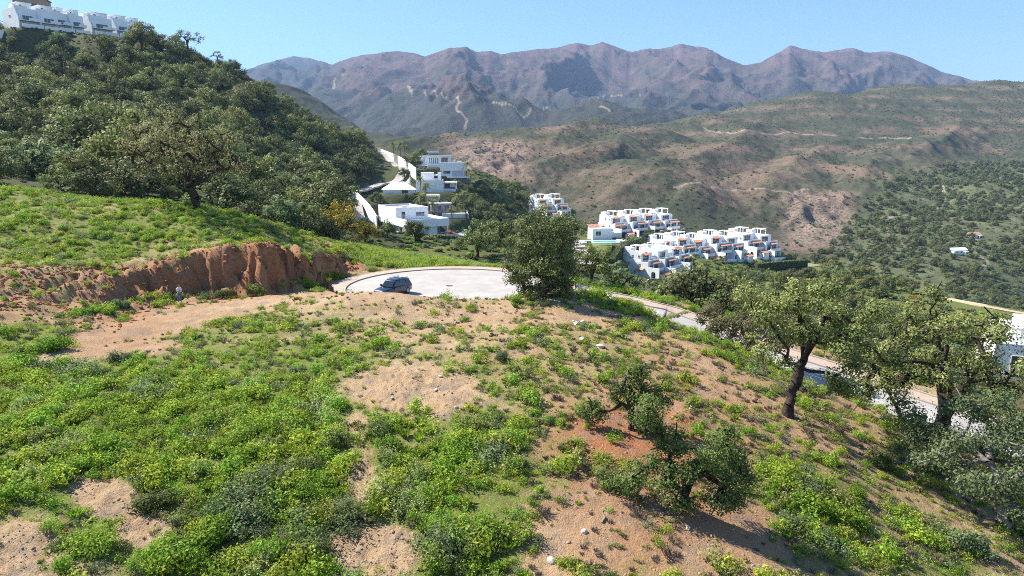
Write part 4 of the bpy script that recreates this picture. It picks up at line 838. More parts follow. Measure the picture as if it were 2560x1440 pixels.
# ---- person at the foot of the bank, looking down at a hand controller
def build_person():
    x, y, _ = PD(450, 755, 62); z = float(H_near(x, y))
    skin = simple('skin', (.5, .3, .21), .6, .08, 8); shirt = simple('white_shirt', (.72, .72, .72), .85, .06, 6, bump=.2); jean = simple('blue_jeans', (.07, .14, .32), .85, .2, 8, bump=.2); shoe = simple('white_shoes', (.7, .7, .68), .7, .08, 6); hair = simple('dark_hair', (.03, .02, .015), .8, .3, 20)
    root = empty('person', (x, y, z), R(-35)); tag(root, 'person in white shirt and jeans standing by the red earth bank', 'person')
    J = {}; E = []; Rr = []
    def j(n, p, r, par=None):
        J[n] = len(J); Rr.append((p, r))
        if par: E.append((J[par], J[n]))
    # facing +x
    j('pelvis', (0, 0, .95), (.15, .12)); j('waist', (.0, 0, 1.1), (.145, .115), 'pelvis'); j('chest', (.01, 0, 1.3), (.175, .13), 'waist'); j('neck0', (.02, 0, 1.46), (.085, .075), 'chest'); j('neck', (.045, 0, 1.52), (.055, .055), 'neck0')
    j('jaw', (.085, 0, 1.575), (.075, .068), 'neck'); j('head', (.1, 0, 1.65), (.1, .085), 'jaw'); j('crown', (.095, 0, 1.72), (.075, .068), 'head')
    for s in (-1, 1):
        n = 'lr'[s > 0]
        j('sh' + n, (.0, s * .19, 1.42), (.07, .065), 'chest'); j('el' + n, (.03, s * .25, 1.14), (.05, .048), 'sh' + n); j('fo' + n, (.16, s * .2, 1.1), (.043, .04), 'el' + n); j('wr' + n, (.29, s * .115, 1.115), (.03, .028), 'fo' + n); j('pa' + n, (.35, s * .1, 1.125), (.035, .02), 'wr' + n)
        for f in range(4):
            b = (.385, s * (.105 + .0 * f), 1.15 - .022 * f); j('f%s%d' % (n, f), b, (.0105, .0105), 'pa' + n); j('g%s%d' % (n, f), (.41 - .004 * f, s * .085, b[2] - .004), (.0095, .0095), 'f%s%d' % (n, f)); j('h%s%d' % (n, f), (.405 - .006 * f, s * .06, b[2] - .012), (.008, .008), 'g%s%d' % (n, f))
        j('t' + n, (.345, s * .075, 1.155), (.011, .011), 'pa' + n); j('u' + n, (.365, s * .05, 1.165), (.009, .009), 't' + n)
        j('hip' + n, (0, s * .095, .88), (.1, .095), 'pelvis'); j('kn' + n, (.03 * s, s * .11, .5), (.066, .066), 'hip' + n); j('ca' + n, (-.015 + .03 * s, s * .115, .33), (.062, .06), 'kn' + n); j('an' + n, (.02 * s - .02, s * .12, .1), (.045, .042), 'ca' + n); j('ft' + n, (.06 + .02 * s, s * .135, .045), (.05, .035), 'an' + n); j('to' + n, (.16 + .02 * s, s * .15, .035), (.042, .028), 'ft' + n)
    me = bpy.data.meshes.new('body_cage'); me.from_pydata([p for p, r in Rr], E, []); o = bpy.data.objects.new('body_cage', me); col.objects.link(o)
    sk = o.modifiers.new('skin', 'SKIN'); 
    for i, (p, r) in enumerate(Rr): me.skin_vertices[0].data[i].radius = r; me.skin_vertices[0].data[i].use_root = (i == 0)
    sb = o.modifiers.new('sub', 'SUBSURF'); sb.levels = 1; sb.render_levels = 1
    dg = bpy.context.evaluated_depsgraph_get(); ev = bpy.data.meshes.new_from_object(o.evaluated_get(dg)); bpy.data.objects.remove(o)
    ev.name = 'body'; ev.materials.clear()
    for mm in (skin, shirt, jean, shoe): ev.materials.append(mm)
    for p in ev.polygons:
        c = p.center; p.use_smooth = True; arm = abs(c.y) > .2 or c.x > .17
        if c.z < .085: k = 3
        elif c.z < 1.0: k = 2
        elif c.z < 1.49 and (c.x < .1 or c.z > 1.2) and not (c.z < 1.2 and abs(c.y) > .18): k = 1
        else: k = 0
        p.material_index = k
    link('body', ev, root)
    bm = bmesh.new(); bmesh.ops.create_icosphere(bm, subdivisions=3, radius=.112, matrix=Matrix.Translation((.082, 0, 1.672)) @ Matrix.Diagonal((1.05, .9, 1.0, 1)))
    bmesh.ops.delete(bm, geom=[v for v in bm.verts if v.co.z < 1.665 and v.co.x > .06 or v.co.z < 1.6 or (v.co.x > .165 and v.co.z < 1.71)], context='VERTS')
    hm = bpy.data.meshes.new('hair'); bm.to_mesh(hm); bm.free(); hm.materials.append(hair); link('hair', hm, root)
    mb = MB(); mb.prism([(.19, 1.635), (.215, 1.625), (.19, 1.617)], 'y', -.012, .012); mb.build('nose', skin, root)
    for s in (-1, 1):
        mb = MB(); mb.box(.176, .186, s * .034 - .012, s * .034 + .012, 1.648, 1.656); mb.build('eye', hair, root); mb = MB(); mb.box(.075, .1, s * .094 - .008, s * .094 + .008, 1.63, 1.675); mb.build('ear', skin, root)
    MB().box(.168, .176, -.022, .022, 1.588, 1.594).build('mouth', simple('lips', (.4, .16, .13), .6), root)
    rc = empty('hand_controller', root.location + Matrix.Rotation(R(-35), 3, 'Z') @ Vector((.385, 0, 1.14)), R(-35)); tag(rc, 'small grey remote controller held in the hands of the person', 'controller')
    MB().box(-.05, .05, -.085, .085, -.02, .02).build('case', M_galv, rc, .01); MB().box(.0, .06, -.08, .08, .03, .042).build('screen', M_dark, rc)
build_person()
# ================================================================ BUILDINGS
M_white = simple('white_render', (.86, .855, .84), .85, .05, .25, bump=.1, spec=.2)
M_white2 = simple('white_painted_wood', (.76, .75, .73), .6, .04, 1.0)
M_tile = simple('terracotta_tiles', (.5, .26, .18), .85, .3, 1.6, bump=.5, spec=.2)
M_flat = simple('gravel_flat_roof', (.42, .36, .31), .95, .18, .8, bump=.3, spec=.1)
M_stone = simple('grey_stone_wall', (.34, .31, .28), .9, .3, 1.2, bump=.6, spec=.2)
M_terr = simple('terrace_paving', (.5, .42, .36), .85, .12, .6)
M_shut = simple('pale_shutter', (.55, .55, .53), .6, .06, 1.0)
M_slate = simple('grey_louvre', (.17, .18, .19), .6, .2, 2.0)
M_wood = simple('brown_timber', (.2, .12, .07), .7, .3, 2.0)
M_tanw = simple('tan_render', (.34, .25, .18), .9, .1, .5)
M_awn = simple('blue_awning', (.06, .12, .32), .8, .15, 2.0)
def glassm():
    m, nt, b = new_mat('window_glass'); tc = N(nt, 'ShaderNodeTexCoord')
    nt.links.new(ramp(nt, noise_n(nt, tc.outputs['Object'], .6, 3), [(.35, (.02, .03, .045)), (.65, (.06, .085, .115))]), b.inputs['Base Color']); b.inputs['Roughness'].default_value = .08; b.inputs['Specular IOR Level'].default_value = .7; return m
M_glass = glassm()
def waterm():
    m, nt, b = new_mat('pool_water'); tc = N(nt, 'ShaderNodeTexCoord'); nt.links.new(ramp(nt, noise_n(nt, tc.outputs['Object'], .5, 3), [(.3, (.04, .36, .42)), (.7, (.09, .5, .55))]), b.inputs['Base Color']); b.inputs['Roughness'].default_value = .12
    bp = N(nt, 'ShaderNodeBump'); bp.inputs['Strength'].default_value = .15; nt.links.new(noise_n(nt, tc.outputs['Object'], 3, 2), bp.inputs['Height']); nt.links.new(bp.outputs[0], b.inputs['Normal']); return m
M_pool = waterm()
def gz(px, py, d): x, y, z = PD(px, py, d); return x, y
def B(parent, name, mat, *b, bev=0.0): return MB().box(*b).build(name, mat, parent, bev)
def window(parent, x0, x1, y, z0, z1, n=1, axis='x', frame=M_white2, glass=None, out=-1):
    """glazing set in a frame standing proud of a wall; axis x: wall faces -y (out=-1) at y; axis y: wall faces -x at x=y"""
    f = .07; t = .09; mb = MB(); g = MB()
    def bx(m, a0, a1, b0, b1, c0, c1):
        m.box(a0, a1, b0, b1, c0, c1) if axis == 'x' else m.box(b0, b1, a0, a1, c0, c1)
    o0, o1 = (y + out * t, y + .002) if out < 0 else (y - .002, y + out * t)
    bx(mb, x0, x1, o0, o1, z1 - f, z1); bx(mb, x0, x1, o0 - .04 * (out < 0), o1 + .04 * (out > 0), z0, z0 + f * .8)
    for i in range(n + 1):
        u = x0 + (x1 - x0 - f) * i / n; bx(mb, u, u + f, o0, o1, z0 + f * .8, z1 - f)
    w = mb.build('window', frame, parent); q = .035
    if out < 0: bx(g, x0 + f, x1 - f, y - q, y - .004, z0 + f * .8, z1 - f)
    else: bx(g, x0 + f, x1 - f, y + .004, y + q, z0 + f * .8, z1 - f)
    g.build('pane', glass or M_glass, w); return w
def arch_wall(parent, x0, x1, y, t, z0, z1, aw, ah, mat=M_white, axis='x', name='arch_wall'):
    """wall with one arched opening, profile in the wall's plane"""
    c = (x0 + x1) / 2; r = aw / 2; pts = [(x0, z0), (c - r, z0), (c - r, z0 + ah - r)] + [(c + r * math.cos(a), z0 + ah - r + r * math.sin(a)) for a in np.linspace(math.pi * .92, math.pi * .08, 8)] + [(c + r, z0 + ah - r), (c + r, z0), (x1, z0), (x1, z1), (x0, z1)]
    mb = MB(); mb.prism(pts, 'y' if axis == 'x' else 'x', y, y + t)
    return mb.build(name, mat, parent)
def pent(parent, x0, x1, y0, y1, z0, z1, t=.16, hip=0.0):
    """tiled lean-to roof falling from y1,z1 to y0,z0, with raised tile rolls"""
    mb = MB(); V = [(x0, y0, z0), (x1, y0, z0), (x1 - hip, y1, z1), (x0 + hip, y1, z1), (x0, y0, z0 - t), (x1, y0, z0 - t), (x1 - hip, y1, z1 - t), (x0 + hip, y1, z1 - t)]
    mb.add(V, [(0, 1, 2, 3), (7, 6, 5, 4), (0, 4, 5, 1), (1, 5, 6, 2), (2, 6, 7, 3), (3, 7, 4, 0)])
    r = mb.build('roof', M_tile, parent); mb = MB(); n = max(3, int((x1 - x0) / .55))
    for i in range(n):
        u = (i + .5) / n; a = (x0 + (x1 - x0) * u, y0 - .03, z0 + .02); b = (x0 + hip + (x1 - x0 - 2 * hip) * u, y1, z1 + .02); mb.tube([a, b], .11, 5)
    mb.build('tile_rolls', M_tile, r); return r
def pergola(parent, x0, x1, y0, y1, z, h=2.3, n=3):
    mb = MB(); w = .13
    for x in (x0, x1):
        for y in (y0, y1): mb.box(x - w, x + w, y - w, y + w, z, z + h)
    for y in (y0, y1): mb.box(x0 - .35, x1 + .35, y - w, y + w, z + h, z + h + .26)
    for i in range(n + 1):
        x = x0 + (x1 - x0) * i / n; mb.box(x - .08, x + .08, y0 - .4, y1 + .4, z + h + .262, z + h + .46)
    return mb.build('pergola', M_white2, parent)

def apartment(name, loc, rz, bays, label, seed=0, step=0.0, back=(-1.6, 0), dz=(0, .0), sc=1.0):
    """stepped white block: bays of three storeys with arched terraces, tiled lean-to roofs and pergolas on top"""
    rng = random.Random(seed); o = empty(name, loc, rz, sc); tag(o, label, 'apartment block', 'white apartment blocks with tiled roofs')
    W = 8.4; D = 13.0
    for b in range(bays):
        x0 = b * W; yo = (b % 2) * -.6 + b * step + rng.uniform(-.3, .3); zo = rng.choice((-.5, 0, .3, .7)); x1 = x0 + W - .02
        B(o, 'wall', M_white, x0, x1, yo, yo + D, -6, 6.3 + zo); B(o, 'wall', M_white, x0 + .5, x1 - .3, yo + 3.6, yo + D - .4, 6.3 + zo, 9.3 + zo)
        # front edges: terraces with parapet and arched screens
        B(o, 'balcony', M_white, x0 + .3, x1 - .6, yo - 2.4, yo - .002, 2.75 + zo, 3.0 + zo); B(o, 'parapet', M_white, x0 + .3, x1 - .6, yo - 2.42, yo - 2.22, 3.002 + zo, 3.95 + zo)
        B(o, 'parapet', M_white, x0 + .2, x1 - .2, yo + .05, yo + .25, 6.302 + zo, 7.1 + zo)
        arch_wall(o, yo - 5.2, yo - .01, x0 - .15, .34, -6, 4.6 + zo - (b % 2) * 1.2, 2.0, 8.6, axis='y')
        B(o, 'terrace', M_white, x0 + .2, x1 - .2, yo - 5.0, yo - .012, -6, -.05 + zo)
        for z in (.05, 3.02):
            window(o, x0 + 1.0, x0 + 3.4, yo, z + zo, z + 2.25 + zo, 2); window(o, x0 + 4.4, x0 + 7.4, yo, z + zo, z + 2.25 + zo, 3)
        window(o, x0 + 1.6, x0 + 5.8, yo + 3.6, 6.6 + zo, 8.8 + zo, 3)
        # gable side windows
        if b == 0:
            for (yy, z) in ((yo + 4.2, 7.3), (yo + 7.2, 7.3), (yo + 3.5, 4.2), (yo + 8.5, 4.2), (yo + 5.5, 1.2)):
                window(o, yy, yy + .9, x0 + (.5 if z > 6.3 else 0), z, z + 1.0, 2, axis='y')
            pent(o, x0 - .02, x0 + .02, 0, 0, 0, 0) if False else None
        ra = x0 + rng.uniform(-.3, 2.6); pent(o, ra, min(x1 + .1, ra + rng.uniform(4.2, 7.5)), yo - 1.7, yo + .9, 5.85 + zo, 6.75 + zo, hip=rng.choice((0.0, .5)))
        if rng.random() < .75: ra = x0 + rng.uniform(.6, 3.0); pent(o, ra, ra + rng.uniform(2.6, 4.2), yo + 2.2, yo + 4.4, 8.85 + zo, 9.6 + zo)
        if b % 2 == 0: pent(o, x0 + 3.6, x0 + 7.4, yo - 6.6, yo - 3.2, 1.9 + zo, 2.8 + zo); B(o, 'porch', M_white, x0 + 3.8, x0 + 7.2, yo - 6.0, yo - 3.4, -6, 1.75 + zo)
        if rng.random() < .6: B(o, 'awning', rng.choice((M_awn, M_shut, M_tanw)), x0 + 1, x0 + 3.6, yo - 2.1, yo - .003, 5.2 + zo, 5.28 + zo)
        MB().tube([(x0 + 2, yo - 2.32, 4.15 + zo), (x0 + 6, yo - 2.32, 4.15 + zo)], .04, 5).build('railing', M_galv, o)
        # roof terrace: parapet with curved shoulders, stair box, pergola
        mb = MB(); pf = [(yo + 4.5, 9.3), (yo + D - .4, 9.3), (yo + D - .4, 10.2), (yo + 9.0, 10.5), (yo + 7.4, 10.35), (yo + 6.2, 9.9), (yo + 5.2, 9.55)]; mb.prism([(a, c + zo) for a, c in pf], 'x', x0 + .5, x0 + .75); mb.build('parapet', M_white, o)
        B(o, 'stair_box', M_white, x0 + .8, x0 + 3.4, yo + 8.6, yo + 12, 9.302 + zo, 11.4 + zo); pergola(o, x0 + 4.0, x0 + 7.4, yo + 6.4, yo + 10.8, 9.3 + zo, 2.2, 4)
    xe = bays * W
    arch_wall(o, -4.8, -.01, xe - .3, .34, -6, 3.4, 2.2, 8.2, axis='y'); B(o, 'wing', M_white, xe, xe + 3.6, 1.0, 9.0, -6, 3.2); window(o, xe + .5, xe + 3.0, 1.0, .2, 2.4, 2); pent(o, xe + .002, xe + 4.0, -.4, 3.6, 3.05, 4.1)
    # back wing shed roof seen on the gable
    mb = MB(); mb.add([(-2.0, 8.2, 4.0), (-.003, 8.2, 4.8), (-.003, 12.6, 4.8), (-2.0, 12.6, 4.0), (-2.0, 8.2, 3.85), (-.003, 8.2, 4.6), (-.003, 12.6, 4.6), (-2.0, 12.6, 3.85)], [(0, 1, 2, 3), (7, 6, 5, 4), (0, 4, 5, 1), (1, 5, 6, 2), (2, 6, 7, 3), (3, 7, 4, 0)]); mb.build('roof', M_tile, o)
    B(o, 'porch', M_white, -1.8, -.004, 8.4, 12.4, -6, 3.8)
    mb = MB(); mb.add([(-1.5, 1.4, 3.0), (-.003, 1.4, 3.5), (-.003, 5, 3.5), (-1.5, 5, 3.0), (-1.5, 1.4, 2.85), (-.003, 1.4, 3.3), (-.003, 5, 3.3), (-1.5, 5, 2.85)], [(0, 1, 2, 3), (7, 6, 5, 4), (0, 4, 5, 1), (1, 5, 6, 2), (2, 6, 7, 3), (3, 7, 4, 0)]); mb.build('roof', M_tile, o)
    return o
AP = {}
def ap(key, px, py, d, rz, bays, label, seed, step=0.0, dz=(0, 0), sc=1.0):
    x, y, z = PD(px, py, d); AP[key] = (x, y, z); return apartment('apartment_block', (x, y, z), R(rz), bays, label, seed, step, dz=dz, sc=sc)
ap('A', 1352, 541, 405, 34, 2, 'white apartment block standing alone on the wooded spur above the garden', 1, step=-2.0, sc=1.1)
ap('B', 1537, 592, 322, 30, 4, 'large white apartment block above the blue swimming pool', 2, step=-1.9)
ap('C', 1662, 660, 290, 34, 5, 'longest white apartment block, its terraces rising behind dark oaks', 3, step=-2.0)
ap('D', 1618, 694, 262, 46, 3, 'white apartment block with low tiled wings beside the lawn and curved hedge', 4, step=-2.0)
ap('E', 1868, 642, 318, 32, 2, 'white apartment block at the outer end beside the clipped lawn', 5, step=-2.2, sc=1.05)

# ---- row of white houses on the hilltop
def terrace_house(px, py, d, rz, W, label, zdrop=0.0, pairs=2):
    x, y, z = PD(px, py, d); o = empty('terrace_house', (x, y, z), R(rz), 1.18); tag(o, label, 'house', 'row of white houses on the hilltop')
    B(o, 'wall', M_white, 0, W, 0, 13, -9, 8.2)
    w = W / pairs
    for i in range(pairs):
        a = i * w
        B(o, 'fin_wall', M_white, a, a + .35, -3.4, -.003, -9, 3.1) ; mb = MB(); mb.prism([(-3.4, 3.102), (-.003, 3.102), (-.003, 8.0), (-.6, 8.0), (-2.0, 5.4), (-3.4, 4.0)], 'x', a, a + .35); mb.build('fin_wall', M_white, o)
        B(o, 'balcony', M_white, a + .36, a + w - .01, -3.2, -.004, 2.6, 2.9); B(o, 'parapet', M_white, a + .36 + w * .45, a + w - .01, -3.3, -3.1, 2.902, 3.9); B(o, 'garden_wall', M_white, a + .36, a + w - .01, -6.2, -5.9, -9, .9)
        window(o, a + w * .34, a + w * .82, 0, 3.0, 5.2, 3); window(o, a + w * .12, a + w * .19, 0, 3.1, 5.4, 1); window(o, a + w * .3, a + w * .85, 0, -.2, 2.1, 3)
        B(o, 'roof_room', M_white, a + w * .32, a + w - .3, 3.4, 11, 8.202, 10.9); window(o, a + w * .4, a + w * .52, 3.4, 9.3, 10.1, 1); B(o, 'parapet', M_white, a + .1, a + w * .6, .05, .25, 8.202, 9.0)
        B(o, 'roof_slab', M_white, a + w * .28, a + w - .1, 3.0, 11.3, 10.902, 11.15)
    window(o, 4.0, 6.2, 0, 4.6, 5.3, 1, axis='y'); B(o, 'stair_box', M_white, W * .1, W * .3, 6, 10, 8.203, 10.6)
    return o
TH = [terrace_house(40, 66, 372, 55, 17, 'white hilltop house at the end of the row, its tall blank gable lit', pairs=2),
      terrace_house(133, 76, 394, 55, 13.5, 'white hilltop house between the end house and the dark garden oak', pairs=2),
      terrace_house(222, 84, 414, 56, 11.5, 'white hilltop house partly hidden behind the garden oak', pairs=1),
      terrace_house(284, 90, 434, 56, 9, 'white hilltop house beyond the garden oak with dark window strip', pairs=1),
      terrace_house(326, 95, 452, 56, 7, 'smallest white hilltop house at the low end of the row', pairs=1)]
def lower_walls():
    for px, py, d, rz, L, lab in ((-20, 82, 364, 52, 20, 'low white garden wall under the end house of the hilltop row'), (72, 87, 376, 52, 22, 'low white garden wall under the middle houses of the hilltop row'), (162, 93, 394, 52, 22, 'low white garden wall running down below the garden oak'), (285, 100, 418, 52, 20, 'last low white wall at the low end of the hilltop row')):
        x, y, z = PD(px, py, d); o = empty('garden_wall', (x, y, z), R(rz)); tag(o, lab, 'wall', 'garden walls below the hilltop houses'); B(o, 'wall', M_white, 0, L, 0, .4, -2.2, 1.9); B(o, 'coping', M_white2, -.05, L + .05, -.06, .46, 1.902, 2.02)
        for i in range(3): B(o, 'pier', M_white, L * i / 3, L * i / 3 + .5, -.1, -.003, -2.2, 2.3)
lower_walls()
x, y, z = PD(70, 20, 450); o = empty('tan_house', (x, y, z), R(15)); tag(o, 'tan coloured house behind the white hilltop row', 'house'); B(o, 'wall', M_tanw, -8, 9, 0, 12, -12, 6); B(o, 'roof', M_wood, -8.6, 9.6, -.6, 12.6, 6.002, 6.4); window(o, -5, -2, 0, 1, 3, 2); window(o, 2, 6, 0, 1, 3, 2)

# ---- villas along the ridge road
def villa_front():
    x, y, z = PD(1018, 594, 278); rz = R(30); o = empty('villa', (x, y, z), rz, 1.1); tag(o, 'white cubic villa with gravel flat roof above a dark hedge', 'villa')
    W = 17.2
    B(o, 'wall', M_white, 1.6, 13.2, 2.2, 30, -4, 3.55)                         # ground floor, recessed
    B(o, 'wall', M_white, 0, W, 0, 33, 3.552, 5.6); B(o, 'terrace', M_white2, .3, W - .3, .3, 11.9, 5.602, 5.66)
    for a in ((0, W, 0, .28), (0, .28, .282, 12), (W - .28, W, .282, 33)): B(o, 'parapet', M_white, *a, 5.603, 6.5)
    B(o, 'wall', M_white, 0.3, 13.8, 12, 32, 5.604, 9.4)
    for a in ((.3, 13.8, 12, 12.3), (.3, .6, 12.302, 31.7), (13.5, 13.8, 12.302, 31.7), (.3, 13.8, 31.702, 32)): B(o, 'parapet', M_white, *a, 9.402, 10.2)
    B(o, 'roof', M_flat, .61, 13.49, 12.31, 31.69, 9.401, 9.5)
    B(o, 'roof_unit', M_white, 4.5, 7, 17, 19, 9.501, 10.4); B(o, 'roof_unit', M_white, 9.4, 13.4, 14, 14.5, 9.502, 10.3); MB().tube([(5, 20, 9.5), (5.2, 20.2, 10.9)], .12, 6).build('flue', M_galv, o)
    window(o, 2.6, 4.2, 12, 6.0, 8.6, 1); window(o, 8.5, 12.2, 12, 6.6, 8.2, 3); window(o, 13.2, 16.4, 1.0, .0, .1, 1) if False else None
    window(o, 13.2, 16.2, .3, 6.0, 6.1, 1) if False else None
    window(o, 3.0, 9.8, 2.2, .1, 3.2, 3, glass=M_shut); window(o, 2.0, 3.6, 1.6, .2, 3.0, 1, axis='y'); window(o, 9, 11, 1.6, .4, 2.8, 1, axis='y'); window(o, 20, 21, 1.6, .4, 3.0, 1, axis='y')
    B(o, 'pillar', M_white, 16.4, 17, .3, .9, -4, 3.55); B(o, 'dining_wall', M_slate, 13.4, 15.6, 5, 5.3, -.1, 3.5)
    B(o, 'terrace', M_terr, -1.5, 25, -3.5, 2.19, -4, -.15); B(o, 'terrace', M_white2, -9, 1.59, .5, 10, -4, -.14); B(o, 'terrace', M_terr, -8, -1.52, -7, .49, -4, -1.4)
    B(o, 'low_wall', M_white, 4, 17, -3.9, -3.52, -4, .35)
    p = empty('pool', (0, 0, 0)); p.parent = o
    for n, a in (('pool_edge', (17.5, 28.5, 1.0, 1.5)), ('pool_edge', (17.5, 18.0, 1.502, 16)), ('pool_edge', (28.0, 28.5, 1.502, 16))): B(p, n, M_white2, *a, -5, .12)
    B(p, 'water', M_pool, 18.01, 27.99, 1.51, 15.99, -1, -.05)
    return o
villa_front()
def villa_top():
    x, y, z = PD(1062, 424, 432); o = empty('villa', (x, y, z), R(8)); tag(o, 'white villa topmost on the ridge with slatted windows and grey roof box', 'villa')
    B(o, 'wall', M_white, 0, 16.5, 0, 14, 3.2, 8.0); B(o, 'roof', M_white, -.3, 17.4, -1.2, 15, 8.002, 8.75); B(o, 'roof_box', M_slate, 2.2, 8.8, 3, 8, 8.752, 10.6); B(o, 'roof_box_cap', M_white, 1.8, 9.2, 2.6, 8.4, 10.602, 11.0)
    for i in range(5): window(o, 2.9 + i * 1.2, 3.5 + i * 1.2, 0, 3.7, 7.4, 1)
    window(o, 10.3, 14.4, 0, 3.6, 7.4, 2); B(o, 'wall', M_white, -3.8, -.003, 1, 13, -4, 8.6)
    B(o, 'wall', M_white, -6, 15, .5, 13, -4, 3.1); B(o, 'balcony', M_white, -7, 18.5, -3, .49, 2.3, 3.0); B(o, 'garage', M_white, 1.5, 9.5, -7, -3.01, -4, 3.4); B(o, 'garage_door', M_shut, 2.3, 8.7, -7.06, -7.002, -1.5, 1.7)
    return o
villa_top()
def villa_right():
    x, y, z = PD(1100, 446, 398); o = empty('villa', (x, y, z), R(4)); tag(o, 'white villa with deep flat roof band and pale shutter below the topmost villa', 'villa')
    B(o, 'wall', M_white, 0, 15.5, 0, 14, 4.4, 8.2); B(o, 'roof', M_terr, .4, 15.1, .4, 13.6, 8.1, 8.21)
    for a in ((0, 15.5, 0, .3), (0, .3, .302, 14), (15.2, 15.5, .302, 14), (.3, 15.2, 13.7, 14)): B(o, 'parapet', M_white, *a, 8.202, 9.0)
    B(o, 'wall', M_white, .8, 14, 1.2, 13, 1.2, 4.39); window(o, 7.0, 13.6, 1.2, 1.5, 4.2, 1, glass=M_shut); window(o, 2, 6, 1.2, 2.6, 4.2, 2); B(o, 'balcony', M_white, 4, 19.5, -3.5, 1.19, .4, 1.15); B(o, 'wall', M_slate, 6, 18, .2, 12, -5, .39); B(o, 'roof_unit', M_white, 10, 12.5, 6, 9, 8.22, 9.9)
villa_right()
def villa_centre():
    x, y, z = PD(1040, 478, 352); o = empty('villa', (x, y, z), R(6)); tag(o, 'broad white villa with roof terrace between the palms and the tented roof', 'villa')
    B(o, 'wall', M_white, 0, 14, 0, 16, -3, 4.6); B(o, 'wall', M_white, 2.5, 9.2, 5, 15, 4.602, 9.2); B(o, 'tower', M_white, 11.2, 13, 6, 10, 4.603, 9.4); B(o, 'bridge', M_white, 9.202, 11.19, 6.2, 9, 7.6, 8.2); B(o, 'bridge', M_white, 9.203, 11.189, 6.2, 9, 5.4, 6.2)
    for a in ((0, 14, 0, .3), (13.7, 14, .302, 16)): B(o, 'parapet', M_white, *a, 4.604, 5.5)
    B(o, 'wall', M_white, 14.002, 20.5, 3, 14, -3, 1.0); B(o, 'roof', M_white, 14.003, 21.2, 1, 14.5, 3.9, 4.4); B(o, 'column', M_white, 20.4, 21, 1.4, 2, 1.0, 3.89); B(o, 'wall', M_white, 14.004, 20.5, 8, 13.9, 1.002, 3.89); window(o, 14.6, 17.4, 8, 1.2, 3.6, 2); B(o, 'sofa', M_awn, 17.2, 20, 4, 5, 1.003, 1.9)
    window(o, 3.2, 5, 0, .6, 2.4, 2)
    B(o, 'solar_panel', M_slate, 9.4, 11.4, 1.5, 3, 4.7, 4.9)
villa_centre()
def villa_tent():
    x, y, z = PD(957, 480, 330); o = empty('pavilion', (x, y, z), R(10)); tag(o, 'white house with low tented hip roof behind slim cypresses', 'house')
    B(o, 'wall', M_white, 0, 15.5, 0, 12, -3, 1.0)
    V = [(-.5, -.5, 1.05), (16, -.5, 1.05), (16, 12.5, 1.05), (-.5, 12.5, 1.05), (5.0, 6, 4.6), (10.5, 6, 4.6)]; MB().add(V, [(0, 1, 5, 4), (1, 2, 5), (2, 3, 4, 5), (3, 0, 4), (3, 2, 1, 0)]).build('roof', M_white, o)
    window(o, 9, 12, 0, -.8, .8, 2); B(o, 'skylight', M_slate, 5.5, 6.3, 1.5, 2.1, 2.0, 2.35)
villa_tent()
def small_roofs():
    x, y, z = PD(1074, 505, 318); o = empty('pavilion', (x, y, z), R(12)); tag(o, 'small square white canopy with scalloped edge beside the fan palms', 'pavilion')
    B(o, 'roof', M_white, -1, 5, 0, 6, 2.8, 3.15)
    for u in (-.8, 4.6):
        for v in (.2, 5.6): B(o, 'post', M_white2, u, u + .2, v, v + .2, -4, 2.79)
    for i in range(7): B(o, 'scallop', M_white2, -1 + i * .86, -.3 + i * .86, -.06, -.003, 2.5, 3.1)
    x, y, z = PD(1088, 527, 312); o = empty('garden_house', (x, y, z), R(30)); tag(o, 'low grey garden house with white flat roof behind the cubic villa', 'house'); B(o, 'wall', M_stone, 0, 8, 0, 6, -4, 3.0); B(o, 'roof', M_white, -.4, 8.4, -.4, 6.4, 3.002, 3.4); window(o, 1, 3, 0, .2, 2.4, 1); window(o, 4.5, 7, 0, .2, 2.4, 2)
    x, y, z = PD(1106, 538, 305); o = empty('garden_terrace', (x, y, z), R(8)); tag(o, 'raised garden terrace with white coping and slanted wall right of the palms', 'terrace'); B(o, 'deck', M_terr, 0, 11, 0, 9, -5, .4); B(o, 'coping', M_white2, -.2, 11.2, -.4, -.003, -1.2, .7); MB().prism([(-.4, -6), (9, -6), (9, 1.8), (-.4, .2)], 'x', 11.21, 11.6).build('wall', M_white, o)
small_roofs()
def wall_run(pts, h, label, th=.35, mat=M_white, name='boundary_wall', gates=0):
    P = smooth_poly(pts, 3); o = empty(name, tuple(P[0])); tag(o, label, 'wall'); 
    for i, (a, b) in enumerate(zip(P[:-1], P[1:])):
        d = b[:2] - a[:2]; L = np.hypot(*d); q = empty('panel_base') if False else None
        s = np.array([-d[1], d[0]]) / L * th * .5; V = []
        for c in (a, b):
            for sg in (1, -1): V.append((c[0] + sg * s[0] - P[0][0], c[1] + sg * s[1] - P[0][1], c[2] - 4 - P[0][2]))
            for sg in (1, -1): V.append((c[0] + sg * s[0] - P[0][0], c[1] + sg * s[1] - P[0][1], c[2] + h - P[0][2]))
        k = [0, 1, 2, 3, 4, 5, 6, 7]; MB().add(V, [(0, 2, 3, 1), (4, 5, 7, 6), (0, 4, 6, 2), (1, 3, 7, 5), (2, 6, 7, 3), (0, 1, 5, 4)]).build('gate' if gates and i % gates == gates - 1 else 'wall_panel', M_slate if gates and i % gates == gates - 1 else mat, o)
    return o
wall_run([PD(942, 552, 266), PD(925, 525, 282), PD(902, 500, 300), PD(890, 490, 310)], 1.9, 'white boundary wall along the ridge road beside the cubic villa')
wall_run([PD(1040, 432, 372), PD(1022, 418, 395), PD(1003, 404, 420), PD(978, 392, 450), PD(944, 378, 488)], 2.5, 'long white boundary wall climbing the ridge road with grey gates', gates=4)
